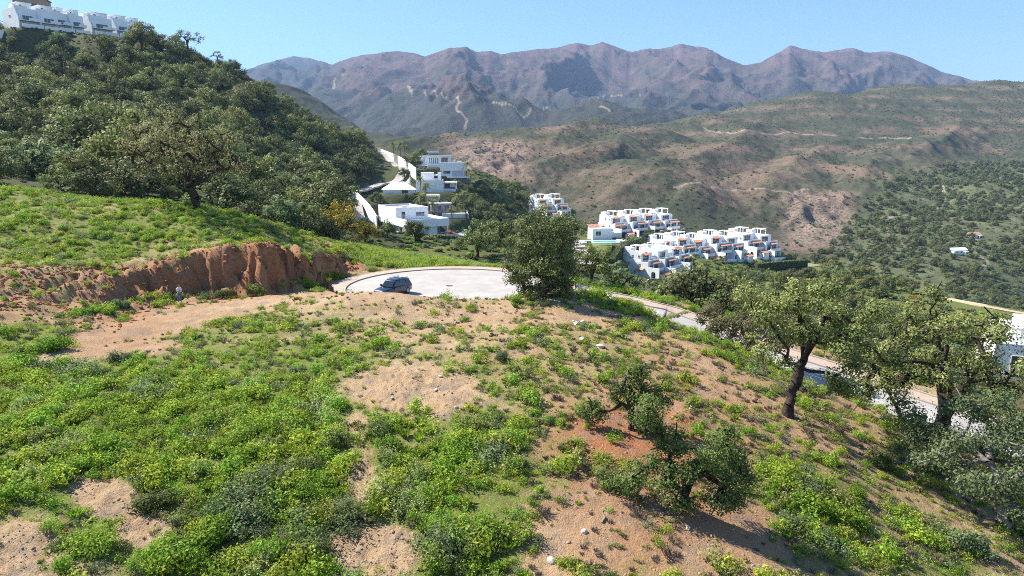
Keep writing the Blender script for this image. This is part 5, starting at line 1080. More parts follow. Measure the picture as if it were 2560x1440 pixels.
wall_run([PD(1025, 445, 372), PD(1022, 458, 362), PD(1010, 470, 350)], 2.2, 'short white wall by the bend in the ridge road')

# ridge road and other lanes, laid on the ground
def drape(name, px, width, H, mat, dz=.25, d0=110, d1=700, lab=None, world_pts=None, n=5):
    P = smooth_poly(world_pts if world_pts is not None else [hit(a, b, H, d0, d1) for a, b in px], n)
    t = np.gradient(P[:, :2], axis=0); t /= np.linalg.norm(t, axis=1)[:, None] + 1e-9; s = np.stack([-t[:, 1], t[:, 0]], 1)
    def side(k):
        q = P[:, :2] + s * width * .5 * k; return np.concatenate([q, H(q[:, 0], q[:, 1])[:, None] + dz], 1)
    A, Bq = side(1), side(-1); z = np.maximum(A[:, 2], Bq[:, 2]); A[:, 2] = z; Bq[:, 2] = z
    o = ribbon(name, A, Bq, mat, None, .8); return tag(o, kind='structure')
# ================================================================ LANES AND GARDENS ROUND THE HOUSES
RIDGE = [warp(PD(a, b, c)) for a, b, c in [(925, 590, 150), (905, 556, 165), (888, 518, 185), (880, 492, 200), (905, 476, 215), (940, 466, 225), (980, 452, 236), (1002, 440, 245), (1008, 425, 258), (995, 408, 275), (970, 392, 292), (945, 379, 312)]]
drape('ridge_road', None, 5.2, H_near, M_conc, .3, world_pts=RIDGE)
drape('lane', [(1470, 668), (1455, 645), (1442, 620), (1432, 604)], 6.0, H_near, M_conc, .35, 120, 500)
drape('lane', [(1930, 672), (1960, 668), (2000, 668), (2040, 664)], 5.0, H_near, M_conc, .35, 200, 500)
M_track = simple('dirt_track', (.5, .36, .22), .95, .15, .2); M_track2 = simple('pale_track', (.55, .47, .38), .95, .12, .05)
drape('dirt_track', [(2300, 738), (2360, 748), (2430, 762), (2500, 776), (2570, 788)], 4.0, H_near, M_track, .3, 120, 700)
# pool, lawn and walls between the apartment blocks
def garden():
    x, y, z = PD(1505, 604, 300); p = empty('swimming_pool', (x, y, float(z) + .1), R(4)); tag(p, 'turquoise swimming pool with pale surround between the apartment blocks', 'pool')
    B(p, 'surround', M_white2, -9.5, 9.5, -4, 5, -6, 0.0); B(p, 'water', M_pool, -8, 6.5, -2.6, 3, -.3, .05); MB().prism([(9.4, -6), (15, -6), (15, .1), (9.4, 1.0)], 'y', -3.5, -2.9).build('wall', M_white, p); B(p, 'steps', M_white2, 7, 9.4, -3.8, 3, .002, .5)
    x, y, z = PD(1508, 590, 310); o = empty('pool_house', (x, y, z), R(10)); tag(o, 'low white pool house with orange roof terrace behind the swimming pool', 'pool house'); B(o, 'wall', M_white, -5, 4.5, 0, 8, -5, 3.2); B(o, 'roof', M_terr, -4.7, 4.2, .3, 7.7, 3.202, 3.35); B(o, 'wall', M_white, 2, 9, 1, 8, -5, 1.2); window(o, -3.5, -1, 0, .2, 2.2, 2); pent(o, -5.2, 0, 6, 8.4, 3.6, 4.6)
    x, y, z = PD(1640, 604, 300); wall_run([PD(1590, 612, 300), PD(1640, 606, 310), PD(1690, 594, 330), PD(1712, 584, 345)], 3.0, 'long grey retaining wall below the large apartment block', mat=M_stone, name='retaining_wall')
    lm = simple('mown_lawn', (.2, .23, .07), .95, .2, .5)
    o = drape('lawn', None, 9.0, H_near, lm, .4, world_pts=[PD(1503, 624, 285), PD(1500, 640, 272), PD(1497, 660, 258)]); o.name = 'lawn'
    o = drape('lawn', None, 13.0, H_near, lm, .4, world_pts=[PD(1945, 664, 300), PD(1990, 662, 305), PD(2020, 660, 310)])
    def hedge(pts, w, h, label, mat=None, leaf=.5, dens=14):
        P = np.array(pts); me = hedge_mesh(P - P[0], w, h, None, leaf, mat, dens, int(abs(P[0][0]) * 7) % 97); core = MB()
        o = empty('hedge', tuple(P[0])); tag(o, label, 'hedge'); link('foliage', me, o)
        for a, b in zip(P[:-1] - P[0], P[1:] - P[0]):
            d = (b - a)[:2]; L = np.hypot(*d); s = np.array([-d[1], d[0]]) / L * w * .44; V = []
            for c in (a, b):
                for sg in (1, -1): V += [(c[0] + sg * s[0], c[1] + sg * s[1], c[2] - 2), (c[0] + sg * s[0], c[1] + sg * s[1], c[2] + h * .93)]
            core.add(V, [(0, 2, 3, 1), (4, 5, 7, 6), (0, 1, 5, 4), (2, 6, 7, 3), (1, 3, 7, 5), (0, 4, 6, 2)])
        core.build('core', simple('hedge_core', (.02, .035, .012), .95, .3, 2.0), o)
    hedge([PD(1472, 612, 290), PD(1478, 640, 270), PD(1484, 664, 255)], 1.6, 1.6, 'clipped green hedge between the lane and the small lawn')
    hedge([PD(1526, 620, 285), PD(1520, 640, 270), PD(1514, 662, 256)], 1.6, 1.6, 'bright clipped hedge on the far edge of the small lawn')
    hedge([PD(1528, 668, 256), PD(1545, 640, 268), PD(1570, 622, 280), PD(1600, 612, 290)], 2.2, 3.2, 'tall dark curved hedge on the bank above the lowest block', L_holm)
    hedge([PD(1610, 602, 300), PD(1650, 598, 308), PD(1672, 590, 320)], 2.5, 3.0, 'dark hanging hedge on the retaining wall', L_holm)
    hedge([PD(1890, 674, 288), PD(1950, 668, 292), PD(2015, 664, 300)], 2.0, 2.6, 'long dark clipped hedge round the outer lawn', L_holm)
    hedge([PD(1066, 612, 266), PD(1100, 614, 264), PD(1148, 617, 266)], 3.0, 4.2, 'tall dark hedge on the wall below the cubic villa', L_holm)
    # bougainvillea
    for a, b, d, s in ((1122, 584, 268, 1.0), (1140, 582, 270, .8), (1170, 597, 266, .7)):
        x, y, z = PD(a, b, d); single('flowering_shrub', weed_dome(5, 2.0, 1.6, 260, .5, L_red), (x, y, z - .3), s, s, 'red flowering shrub beside the pool of the cubic villa', 'shrub', 'red shrubs at the villa pool')
garden()
# two parked cars on the outer lane, farmhouses
def far_car(px, py, d, rz, paint, label):
    x, y, z = hit(px, py, H_near, 200, 500); o = empty('parked_car', (x, y, z + .35), R(rz)); tag(o, label, 'car')
    MB().add([(-2.1, s * .85, zz) for s in (-1, 1) for zz in (.3, .85)] + [(2.1, s * .85, zz) for s in (-1, 1) for zz in (.3, .75)], [(0, 2, 3, 1), (4, 5, 7, 6), (0, 4, 6, 2), (1, 3, 7, 5), (0, 1, 5, 4), (2, 6, 7, 3)]).build('body', paint, o, .12)
    MB().prism([(-1.8, .84), (1.1, .84), (.4, 1.4), (-1.4, 1.42)], 'y', -.74, .74).build('cabin', M_glass, o, .06)
    for sx in (-1.25, 1.3):
        for s in (-1, 1): MB().tube([(sx, s * .8 - .1, .32), (sx, s * .8 + .1, .32)], .32, 12).build('wheel', M_dark, o)
far_car(1962, 668, 295, 10, M_white, 'small white car parked beside the long dark hedge')
def farm(px, py, rz, label, L=11):
    x, y, z = hit(px, py, H_mid, 300, 1500); o = empty('farmhouse', (x, y, z), R(rz)); tag(o, label, 'farmhouse')
    B(o, 'wall', M_white, 0, L, 0, 6, -4, 3); MB().add([(-.4, -.5, 3.0), (L + .4, -.5, 3.0), (L + .4, 6.5, 3.0), (-.4, 6.5, 3.0), (-.4, 3, 4.8), (L + .4, 3, 4.8)], [(0, 1, 5, 4), (2, 3, 4, 5), (0, 4, 3), (1, 2, 5), (3, 2, 1, 0)]).build('roof', M_white if L > 10 else M_tile, o); window(o, 2, 3.2, 0, .8, 2, 1); window(o, 6, 7.2, 0, .8, 2, 1); B(o, 'porch', M_white2, L * .6, L * .9, -3, -.003, 2.1, 2.3)
    for u in (.62, .88): B(o, 'post', M_white2, L * u - .1, L * u + .1, -2.9, -2.7, -3, 2.09)
farm(2385, 636, 12, 'white farmhouse on a red earth cutting by the winding track', 12); farm(2428, 596, 8, 'small white farmhouse at the top of the winding track', 9)
# white house low on the right behind the big oaks
def right_house():
    x, y, z = PD(2480, 925, 92); o = empty('house', (x, y, z), R(-25)); tag(o, 'bright white house with roof terrace seen through the oaks below the street', 'house')
    B(o, 'wall', M_white, 0, 16, 0, 12, -6, 3.2); B(o, 'wall', M_white, 4, 16, 3, 12, 3.202, 6.0); B(o, 'parapet', M_white, 0, 3.99, 0, .25, 3.203, 4.0); window(o, 2, 5, 0, .3, 2.4, 2); window(o, 8, 12, 0, .3, 2.4, 3); window(o, 6, 9, 3, 3.6, 5.4, 2); pergola(o, .6, 3.5, 3, 8, 3.2, 2.2, 4); B(o, 'roof', M_terr, 4.3, 15.7, 3.3, 11.7, 6.002, 6.1)
right_house()

# ================================================================ TREES
BLD = np.array([(p[0], p[1], p[2] * (.5 if p[3] > 30 else 1)) for p in PADS])
def clear(x, y, m=3.0): return np.all(np.hypot(BLD[:, 0] - x, BLD[:, 1] - y) > BLD[:, 2] * .8 + m) and polyinfo(RIDGE, np.array([x]), np.array([y]))[0][0] > 7
def gzn(x, y): return float(H_near(np.array([x]), np.array([y]))[0])
def solo(name, px, py, d, label, yaw=0.0, **kw):
    x, y, _ = PD(px, py, d); z = gzn(x, y); return plant(name, make_tree(**kw), (x, y, z), yaw, 1.0, label, 'tree')
# the oaks on the near slope
solo('cork_oak', 1968, 1048, 38.0, 'tall cork oak with dark leaning trunk on the bare slope above the street', seed=11, H=8.3, W=6.6, th=3.3, trunk_r=.28, lean=(.75, .2), ncl=42, per=420, leaf=.15, cr=.8, limbs=5, lmat=L_cork, bmat=M_bark, low=.3, extra=[(2.6, -.3, 1.9), (3.1, -.2, 2.0), (2.2, -.6, 2.6), (3.4, .2, 1.5)])
solo('cork_oak', 1890, 846, 57.5, 'olive green cork oak with twisted pale limbs beside the street pavement', seed=12, H=6.6, W=7.6, th=2.1, trunk_r=.3, lean=(-.3, 0), ncl=34, per=330, leaf=.19, cr=.9, limbs=4, lmat=L_pale, bmat=M_bark2)
solo('cork_oak', 2350, 1075, 41.0, 'broad spreading cork oak with forked trunk between the slope and the street', seed=23, H=8.4, W=11.0, th=1.5, trunk_r=.4, lean=(.2, 0), ncl=56, per=420, leaf=.16, cr=.95, limbs=3, lmat=L_cork, bmat=M_bark, low=.9)
solo('holm_oak', 2505, 1345, 31.0, 'grey green holm oak at the foot of the slope with pale short trunk', seed=14, H=6.2, W=8.4, th=2.0, trunk_r=.28, lean=(-.3, .2), ncl=48, per=520, leaf=.14, cr=.9, limbs=4, lmat=L_grey, bmat=M_bark2, low=.2)
# the low oak: two rounded heads of foliage over a half hidden trunk
c5 = [(-.9, .2, 2.5), (-.4, 0, 3.0), (-.7, -.4, 1.9), (-1.2, .3, 1.7), (-.2, .3, 2.3), (-.9, -.5, 1.2), (-.1, -.4, 1.6), (-1.0, .6, 3.1), (1.5, .2, 2.7), (2.0, 0, 2.2), (1.1, -.2, 2.1), (2.3, .4, 1.6), (1.6, -.5, 1.5), (2.6, 0, 1.2), (1.9, .5, 3.0), (2.1, -.4, .8), (1.2, .5, 1.3), (.6, .2, 1.8), (-2.0, .1, 1.1), (-2.2, .3, .8), (-1.6, .5, 3.5), (-1.4, .3, 4.1), (1.2, -.8, .7), (-.5, -.7, .6), (1.8, -.7, .5), (.1, -.6, .4)]
solo('low_oak', 1705, 1285, 25.6, 'low dark green oak with two rounded heads on the bare orange slope', seed=15, H=3.8, W=5.2, th=.5, trunk_r=.17, lean=(.1, 0), per=600, leaf=.105, cr=.66, limbs=4, lmat=L_oakd, bmat=M_bark, clumps=c5)
c6 = [(.0, .2, 2.6), (.5, .1, 2.2), (-.5, 0, 2.1), (.9, -.1, 1.7), (0, -.3, 1.8), (-.9, .2, 1.6), (.4, .3, 3.0), (1.3, .3, 1.9), (-1.9, .1, 1.3), (-2.2, 0, 1.0), (-1.8, -.2, .9), (.6, -.2, .6), (.7, 0, .1), (1.7, .2, 1.4)]
solo('low_oak', 1578, 1072, 32.0, 'small dark oak with one long low branch on the orange earth scar', seed=16, H=3.4, W=3.6, th=1.0, trunk_r=.15, lean=(0, 0), per=420, leaf=.12, cr=.58, limbs=3, lmat=L_oakd, bmat=M_bark, clumps=c6)
solo('holm_oak', 1358, 733, 60.5, 'tall dark holm oak standing in front of the turning circle', seed=17, H=8.2, W=6.0, th=1.4, trunk_r=.3, lean=(0, 0), ncl=74, per=300, leaf=.17, cr=.9, limbs=5, lmat=L_holm, low=1.0, zmin=-.45, extra=[(2.1 * math.cos(a), 2.1 * math.sin(a), 1.0 + .5 * math.sin(a * 5)) for a in np.linspace(0, 5.9, 9)] + [(2.5 * math.cos(a), 2.5 * math.sin(a), 2.6 + .5 * math.sin(a * 3)) for a in np.linspace(.3, 6.2, 9)])
solo('cork_oak', 492, 512, 90.0, 'large old cork oak with dark forked trunk on the edge of the grassy mound', seed=18, H=11.4, W=14.2, th=3.2, trunk_r=.5, lean=(-.8, 0), ncl=56, per=190, leaf=.27, cr=1.25, limbs=4, lmat=L_pale, low=.2)
# prototypes for the woods
def protos(kind, n, seed, **kw): return [make_tree(seed=seed + i * 3, **kw) for i in range(n)]
P_holm = protos('h', 4, 100, H=6.4, W=6.9, th=1.5, trunk_r=.28, ncl=15, per=200, leaf=.46, cr=1.7, limbs=4, lmat=L_holm, low=.9)
P_cork = protos('c', 3, 130, H=7.0, W=7.4, th=2.0, trunk_r=.3, ncl=15, per=180, leaf=.44, cr=1.55, limbs=4, lmat=L_cork, low=.7)
P_grey = protos('g', 2, 160, H=5.2, W=6.0, th=1.1, trunk_r=.22, ncl=13, per=170, leaf=.42, cr=1.45, limbs=4, lmat=L_grey, low=.9)
P_open = protos('o', 2, 190, H=8.2, W=8.8, th=3.4, trunk_r=.28, ncl=16, per=80, leaf=.34, cr=1.3, limbs=4, lmat=L_cork)
P_yel = protos('y', 2, 210, H=5.0, W=7.0, th=.9, trunk_r=.2, ncl=20, per=120, leaf=.28, cr=1.15, limbs=4, lmat=L_gorse, low=.8)
P_dryt = protos('d', 1, 230, H=5.4, W=6.0, th=1.3, trunk_r=.2, ncl=20, per=60, leaf=.2, cr=1.1, limbs=4, lmat=L_dry, bmat=M_bark2)
J_holm = [join_mesh('evergreen_oak', p) for p in P_holm]; J_cork = [join_mesh('cork_oak', p) for p in P_cork]; J_grey = [join_mesh('grey_tree', p) for p in P_grey]
KINDS = {'holm': (P_holm, J_holm, 'evergreen_oak', 'dark evergreen oak in the wood on the hillside below the white row', 'dark oaks of the hillside wood'),
         'cork': (P_cork, J_cork, 'cork_oak', 'olive green cork oak in the wood on the hillside below the white row', 'olive green oaks of the hillside wood'),
         'grey': (P_grey, J_grey, 'bushy_tree', 'grey green bushy tree in the wood on the hillside below the white row', 'grey green trees of the hillside wood')}
def explicit(px, py, d, kind, s, label, rz=0.0, dz=0.0):
    x, y, zp = PD(px, py, d); z = gzn(x, y); z = zp if d > 350 and abs(zp - z) < 8 else z; P = {'holm': P_holm, 'cork': P_cork, 'grey': P_grey, 'yel': P_yel, 'open': P_open, 'dry': P_dryt}[kind]; q = int(abs(px)) % len(P)
    return plant({'holm': 'evergreen_oak', 'cork': 'cork_oak', 'grey': 'bushy_tree', 'yel': 'yellow_tree', 'open': 'cork_oak', 'dry': 'bare_tree'}[kind], P[q], (x, y, z + dz), rz or px * .7, s, label, 'tree')
explicit(848, 628, 112, 'yel', 1.15, 'broad yellow blossoming tree above the end of the red bank'); explicit(914, 632, 114, 'yel', .72, 'smaller yellow blossoming tree beside the broad one')
explicit(775, 492, 150, 'dry', 1.3, 'leafless purple grey tree at the lower edge of the hillside wood')
explicit(700, 596, 104, 'grey', 1.15, 'rounded grey green tree where the mound meets the wood'); explicit(765, 590, 108, 'holm', .95, 'rounded dark oak between the mound and the yellow blossoming trees'); explicit(828, 560, 128, 'holm', 1.15, 'dark oak overhanging the lower end of the ridge road')
explicit(1040, 646, 124, 'holm', .55, 'dark oak in front of the cubic villa below its hedge'); explicit(970, 632, 122, 'grey', .5, 'grey bushy tree on the grass bank behind the parked car'); explicit(1195, 664, 116, 'cork', .78, 'light olive tree on the bank behind the turning circle'); explicit(1245, 650, 140, 'cork', .8, 'olive tree on the slope between the turning circle and the cubic villa')
explicit(1478, 722, 82, 'cork', .62, 'bushy green tree behind the street sign'); explicit(1548, 735, 88, 'grey', .85, 'grey green tree just below the pavement by the street lamp'); explicit(1655, 748, 92, 'grey', .8, 'grey green tree beside the street lamp below the pavement')
explicit(1735, 770, 86, 'holm', 1.05, 'large dark oak below the bend of the street'); explicit(1800, 790, 84, 'holm', .9, 'dark oak beside the street behind the twisted cork oak')
explicit(930, 508, 298, 'grey', .7, 'grey green tree behind the white wall of the ridge road'); explicit(1012, 446, 366, 'holm', .8, 'dark oak at the bend of the ridge road'); explicit(1036, 424, 398, 'holm', 1.15, 'large dark oak beside the topmost villa'); explicit(1052, 404, 440, 'holm', 1.2, 'dark oak behind the topmost villa')
explicit(1142, 476, 366, 'holm', .8, 'dark garden oak right of the broad villa with roof terrace'); explicit(1166, 500, 336, 'holm', .8, 'dark garden oak above the raised garden terrace'); explicit(1128, 528, 300, 'grey', .55, 'grey green garden tree beside the slanted terrace wall'); explicit(912, 580, 240, 'holm', .7, 'dark oak at the foot of the ridge road wall')
explicit(248, 86, 366, 'open', 1.35, 'dark garden oak standing before the white hilltop houses'); explicit(352, 106, 380, 'open', 1.0, 'dark oak at the low end of the hilltop row'); explicit(470, 134, 400, 'open', 1.55, 'lone umbrella shaped oak on the skyline of the wooded hill'); explicit(545, 158, 408, 'open', .75, 'small oak on the skyline beyond the lone oak'); explicit(585, 178, 412, 'grey', 1.2, 'bushy tree on the shoulder of the skyline')
KEEP = [(950, 486, 1170, 600, 278), (1322, 468, 1438, 545, 405), (1496, 508, 1698, 602, 322), (1560, 578, 1855, 668, 292), (1550, 608, 1725, 694, 262), (1836, 568, 1968, 652, 318), (1462, 594, 1545, 662, 290), (1430, 600, 1472, 664, 290), (942, 374, 1155, 482, 430), (868, 488, 945, 562, 280), (1950, 655, 2045, 675, 300), (1480, 560, 1545, 600, 310), (2290, 732, 2570, 798, 330)]
def hides(px, py, d, s, h=6.6, w=4.0):
    k = FPX / max(d, 1) * s
    return any(d < e - 4 and px + w * k * .8 > a and px - w * k * .8 < c and py > b + 4 and py - h * k < f - 6 for a, b, c, f, e in KEEP)
def seen(x, y, z):
    t = np.linspace(.12, .985, 90); g = H_near(x * t, y * t, False); return bool(np.all(CAMZ + (z - CAMZ) * t > g - .6))
REG = []
def reg(kind, loc, rz, s, lab, grp):
    d = loc[1]; sz = s if np.isscalar(s) else s[2]
    if not seen(loc[0], loc[1], loc[2] + 6.0 * sz): return
    REG.append((sz / d, kind, loc, rz, s, lab, grp))
def in_frame(x, y, z, m=60):
    px, py = PROJ(np.array([x]), np.array([y]), np.array([z])); return -m < px[0] < 2560 + m and -m < py[0] < 1440 + m
def jgrid(x0, x1, y0, y1, s, rng, j=.42):
    gx, gy = np.meshgrid(np.arange(x0, x1, s), np.arange(y0, y1, s)); gx = gx.ravel() + rng.uniform(-j, j, gx.size) * s; gy = gy.ravel() + rng.uniform(-j, j, gy.size) * s; return gx, gy
def hill_wood():
    rng = np.random.default_rng(5); gx, gy = jgrid(-330, -8, 104, 520, 8.3, rng); Z = H_near(gx, gy); px, py = PROJ(gx, gy, Z)
    # keep the slope that faces us: not behind its own skyline, not on gardens, roads or the terrace
    lim = np.interp(px, [0, 345, 480, 620, 750, 850, 960, 1010], [94, 108, 140, 198, 270, 332, 382, 430])
    roadd = polyinfo(RIDGE, gx, gy)[0]; left = np.interp(py, [372, 380, 395, 410, 440, 466, 490, 556, 600], [1100, 940, 965, 985, 975, 910, 870, 890, 930]) - px
    ok = (px > -70) & (px < 1010) & (py > lim) & (py < 640) & (roadd > 8) & (gy > 104 + 4 * perlin(gx / 9, gy / 9, 3)) & ((left > 0) | (gy < 190)) & (gx < -14)
    ok &= np.array([np.all(np.hypot(BLD[:, 0] - a, BLD[:, 1] - b) > BLD[:, 2] * .9 + 2) for a, b in zip(gx, gy)])
    ok &= ~((py < 150) & (px < 560) & (rng.uniform(0, 1, len(gx)) < .25))
    ok &= ~((np.hypot(gx - PD(492, 512, 90)[0], gy - 92) < 9)) & ~(np.hypot(gx - PD(470, 134, 400)[0], gy - 400) < 13)
    idx = np.where(ok)[0]; idx = idx[np.argsort(np.hypot(gx[idx], gy[idx]))]; cnt = dict(holm=0, cork=0, grey=0); rest = []
    for i in idx:
        n = perlin(np.array([gx[i] / 30]), np.array([gy[i] / 30]), 31)[0] + rng.normal(0, .3); k = 'holm' if n < .12 else ('cork' if n < .5 else 'grey')
        s = float(np.clip(rng.lognormal(.1, .3), .6, 1.75)) * (1.0 if gy[i] > 130 else .75); loc = (gx[i], gy[i], Z[i] - .35); cnt[k] += 1
        P, J, nm, lab, grp = KINDS[k]; sz = (s, s, s * rng.uniform(.85, 1.15))
        if not hides(px[i], py[i], gy[i], s): reg(k, loc, rng.uniform(0, 6.28), sz, lab, grp)
    print('hill wood', len(idx), cnt, len(rest))
hill_wood()
def ridge_trees():
    rng = np.random.default_rng(8); n = 0
    gx, gy = jgrid(-75, 150, 122, 520, 8.4, rng); Z = H_near(gx, gy); px, py = PROJ(gx, gy, Z)
    for x, y, z, a, b in zip(gx, gy, Z, px, py):
        if not (850 < a < 2100) or not clear(x, y, 1.0): continue
        if polyinfo(RIDGE, np.array([x]), np.array([y]))[1][0] > 0 and y > 165 and a < 1010: continue
        view = [abs(a - c) < w and b > t and b < u for c, w, t, u in ((1500, 42, 595, 690), (1450, 26, 590, 680))]
        if any(view) or (1040 < a < 1180 and 590 < b < 650 and y > 190): continue
        if y < 175 and a > 1260 and 590 < b < 640: continue
        s = rng.uniform(.6, .95)
        if 1420 < a < 2060: s *= .72
        if 950 < a < 1180 and y > 280: s *= .62
        if a > 1150 and b < 470: continue
        k = rng.choice(['holm', 'holm', 'cork', 'grey']); P, J, nm, _, _ = KINDS[k]; q = int(rng.integers(len(J)))
        lab, grp = {'holm': ('dark evergreen oak on the slope round the villas and apartment blocks', 'dark oaks round the houses'), 'cork': ('olive green oak on the slope round the villas and apartment blocks', 'olive oaks round the houses'), 'grey': ('grey green bushy tree on the slope round the villas and apartment blocks', 'grey green trees round the houses')}[k]
        n += 1
        if not hides(a, b, y, s): reg(k, (x, y, z - .3), rng.uniform(0, 6.28), (s, s, s * rng.uniform(.9, 1.1)), lab, grp)
    # slope below the street
    gx, gy = jgrid(12, 120, 60, 125, 7.2, rng); Z = H_near(gx, gy); dr, sd, _, _ = polyinfo(OUT, gx, gy); px, py = PROJ(gx, gy, Z)
    for x, y, z, d, s_, a, b in zip(gx, gy, Z, dr, sd, px, py):
        if s_ < 0 or d < 4 or a > 2700 or (a > 2440 and y < 100) or (a < 1460): continue
        if rng.uniform() < .25: continue
        k = rng.choice(['holm', 'grey', 'cork']); P, J, nm, _, _ = KINDS[k]; q = int(rng.integers(len(J))); s = rng.uniform(.5, .8)
        n += 1
        if not hides(a, b, y, s): reg(k, (x, y, z - .3), rng.uniform(0, 6.28), s, {'holm': 'dark oak crowding the slope below the street', 'grey': 'grey green tree crowding the slope below the street', 'cork': 'olive green oak crowding the slope below the street'}[k], {'holm': 'dark oaks below the street', 'grey': 'grey green trees below the street', 'cork': 'olive oaks below the street'}[k])
    # knoll on the right
    gx, gy = jgrid(40, 330, 118, 330, 12, rng); Z = H_near(gx, gy); px, py = PROJ(gx, gy, Z)
    for x, y, z, a, b in zip(gx, gy, Z, px, py):
        if not (2060 < a < 2640 and 660 < b < 900) or rng.uniform() < .45: continue
        k = rng.choice(['holm', 'cork']); P, J, nm, _, _ = KINDS[k]; q = int(rng.integers(len(J))); s = rng.uniform(.5, .85); n += 1
        if not hides(a, b, y, s): reg(k, (x, y, z - .3), rng.uniform(0, 6.28), s, {'holm': 'dark oak dotted over the gorse covered knoll', 'cork': 'olive oak dotted over the gorse covered knoll'}[k], {'holm': 'dark oaks on the gorse knoll', 'cork': 'olive oaks on the gorse knoll'}[k])
    print('ridge trees', n)
ridge_trees()
def slope_trees():
    """oaks over the right-hand slope across the valley"""
    rng = np.random.default_rng(9); gx, gy = jgrid(90, 900, 300, 1150, 10, rng); Z = H_mid(gx, gy); Zn = H_near(gx, gy); px, py = PROJ(gx, gy, Z)
    edge = np.interp(py, [380, 420, 470, 520, 600, 650, 800], [2480, 2330, 2190, 2150, 2090, 2020, 1960])
    ok = (px > edge) & (px < 2640) & (py > 395) & (py < 830) & ((Z > Zn) | (gy > 700)); dens = perlin(gx / 55, gy / 55, 33) + rng.normal(0, .25, len(gx)); ok &= dens > -.32
    n = 0
    for i in np.where(ok)[0]:
        s = rng.uniform(.55, 1.0); k = 'holm' if rng.uniform() < .6 else 'grey'; n += 1
        reg(k, (gx[i], gy[i], Z[i] - .3), rng.uniform(0, 6.28), s, {'holm': 'dark oak dotting the green slope across the valley', 'grey': 'grey green tree dotting the green slope across the valley'}[k], {'holm': 'dark oaks across the valley', 'grey': 'grey green trees across the valley'}[k])
    # scrub: low bushes everywhere on that slope and sparsely on the brown hill
    gx, gy = jgrid(-120, 1500, 330, 2200, 9.0, rng, .5); Z = H_mid(gx, gy); px, py = PROJ(gx, gy, Z); e2 = np.interp(py, [380, 420, 470, 520, 600, 650, 800], [2480, 2330, 2190, 2150, 2090, 2020, 1960])
    g = perlin(gx / 90, gy / 90, 35) + .6 * perlin(gx / 30, gy / 30, 36); keep = (px > 1020) & (px < 2640) & (py > 195) & (py < 840) & (((px > e2) & (rng.uniform(0, 1, len(gx)) < .85)) | ((g > .05) & (rng.uniform(0, 1, len(gx)) < .55)))
    k = np.where(keep)[0]; pts = [(gx[i], gy[i], Z[i] - .3) for i in k]; sc = list(rng.uniform(.16, .42, len(k))); pick = list(rng.integers(0, 3, len(k)))
    gn_scatter('hill_scrub', [J_holm[1], J_cork[1], J_grey[1]], pts, rng.uniform(0, 6.28, len(pts)), sc, pick, 'low dark scrub dotted over the brown hills across the valley', 'scrub'); print('slope', n, 'scrub', len(pts))
slope_trees()
def plant_registry():
    REG.sort(key=lambda r: -r[0]); cnt = {}; rest = []; rng = random.Random(4)
    for a, k, loc, rz, s, lab, grp in REG:
        P, J, nm, _, _ = KINDS[k]; cnt[k] = cnt.get(k, 0) + 1; q = rng.randrange(len(P))
        if cnt[k] > 290: rest.append((loc, rz, s if np.isscalar(s) else s[2], ('holm', 'cork', 'grey').index(k)))
        elif loc[1] < 200: plant(nm, P[q], loc, rz, s, lab, 'tree', grp)
        else: single(nm, J[q], loc, rz, s, lab, 'tree', grp)
    if rest: gn_scatter('far_wood', [J_holm[0], J_cork[0], J_grey[0]], [r[0] for r in rest], [r[1] for r in rest], [r[2] for r in rest], [r[3] for r in rest], 'mass of small far evergreen trees over the wooded slopes', 'wood')
    print('registry', len(REG), cnt, len(rest))
plant_registry()
def palms_and_cypress():
    PP = [palm_mesh(300 + i, h, 34, 2.7) for i, h in enumerate((6.0, 4.2, 8.0))]
    for px, py, d, q, s in ((985, 398, 440, 2, 1.1), (1001, 400, 436, 2, 1.15), (1013, 402, 430, 2, 1.0), (1052, 486, 340, 0, .9), (1065, 505, 322, 0, 1.05), (1050, 512, 316, 1, 1.1), (1080, 520, 310, 1, .9), (1142, 520, 318, 0, .95), (1160, 515, 325, 2, .8), (1188, 508, 330, 1, 1.0), (1166, 440, 400, 0, 1.15), (1176, 452, 392, 1, 1.0), (1005, 466, 356, 1, .7), (1130, 540, 300, 1, .8)):
        x, y, z = PD(px, py, d); g = gzn(x, y); z = max(g, z - 2) if abs(g - z) < 12 else z
        plant('palm_tree', PP[q], (x, y, z - .2), px * 1.3, s * 1.35, 'palm tree rising from the gardens of the white villas', 'palm', 'palms in the villa gardens')
    CY = [column_mesh(320 + i, h, .8, 420, .4) for i, h in enumerate((6.0, 7.5, 5.0))]
    spots = [(938 + i * 7, 500 + (i % 3) * 3, 302 - i) for i in range(9)] + [(1002 + i * 9, 494 + (i % 2) * 4, 318) for i in range(4)] + [(1048, 594, 266), (1021, 596, 266), (1098, 498, 318), (1166, 540, 305), (1195, 560, 290), (1203, 612, 250), (1215, 616, 248), (965, 612, 240), (985, 616, 236)]
    for i, (px, py, d) in enumerate(spots):
        x, y, z = PD(px, py, d); g = gzn(x, y); plant('cypress', CY[i % 3], (x, y, g - .3), i, 1.0, 'slim dark cypress in the gardens of the white villas', 'cypress', 'cypresses in the villa gardens')
palms_and_cypress()

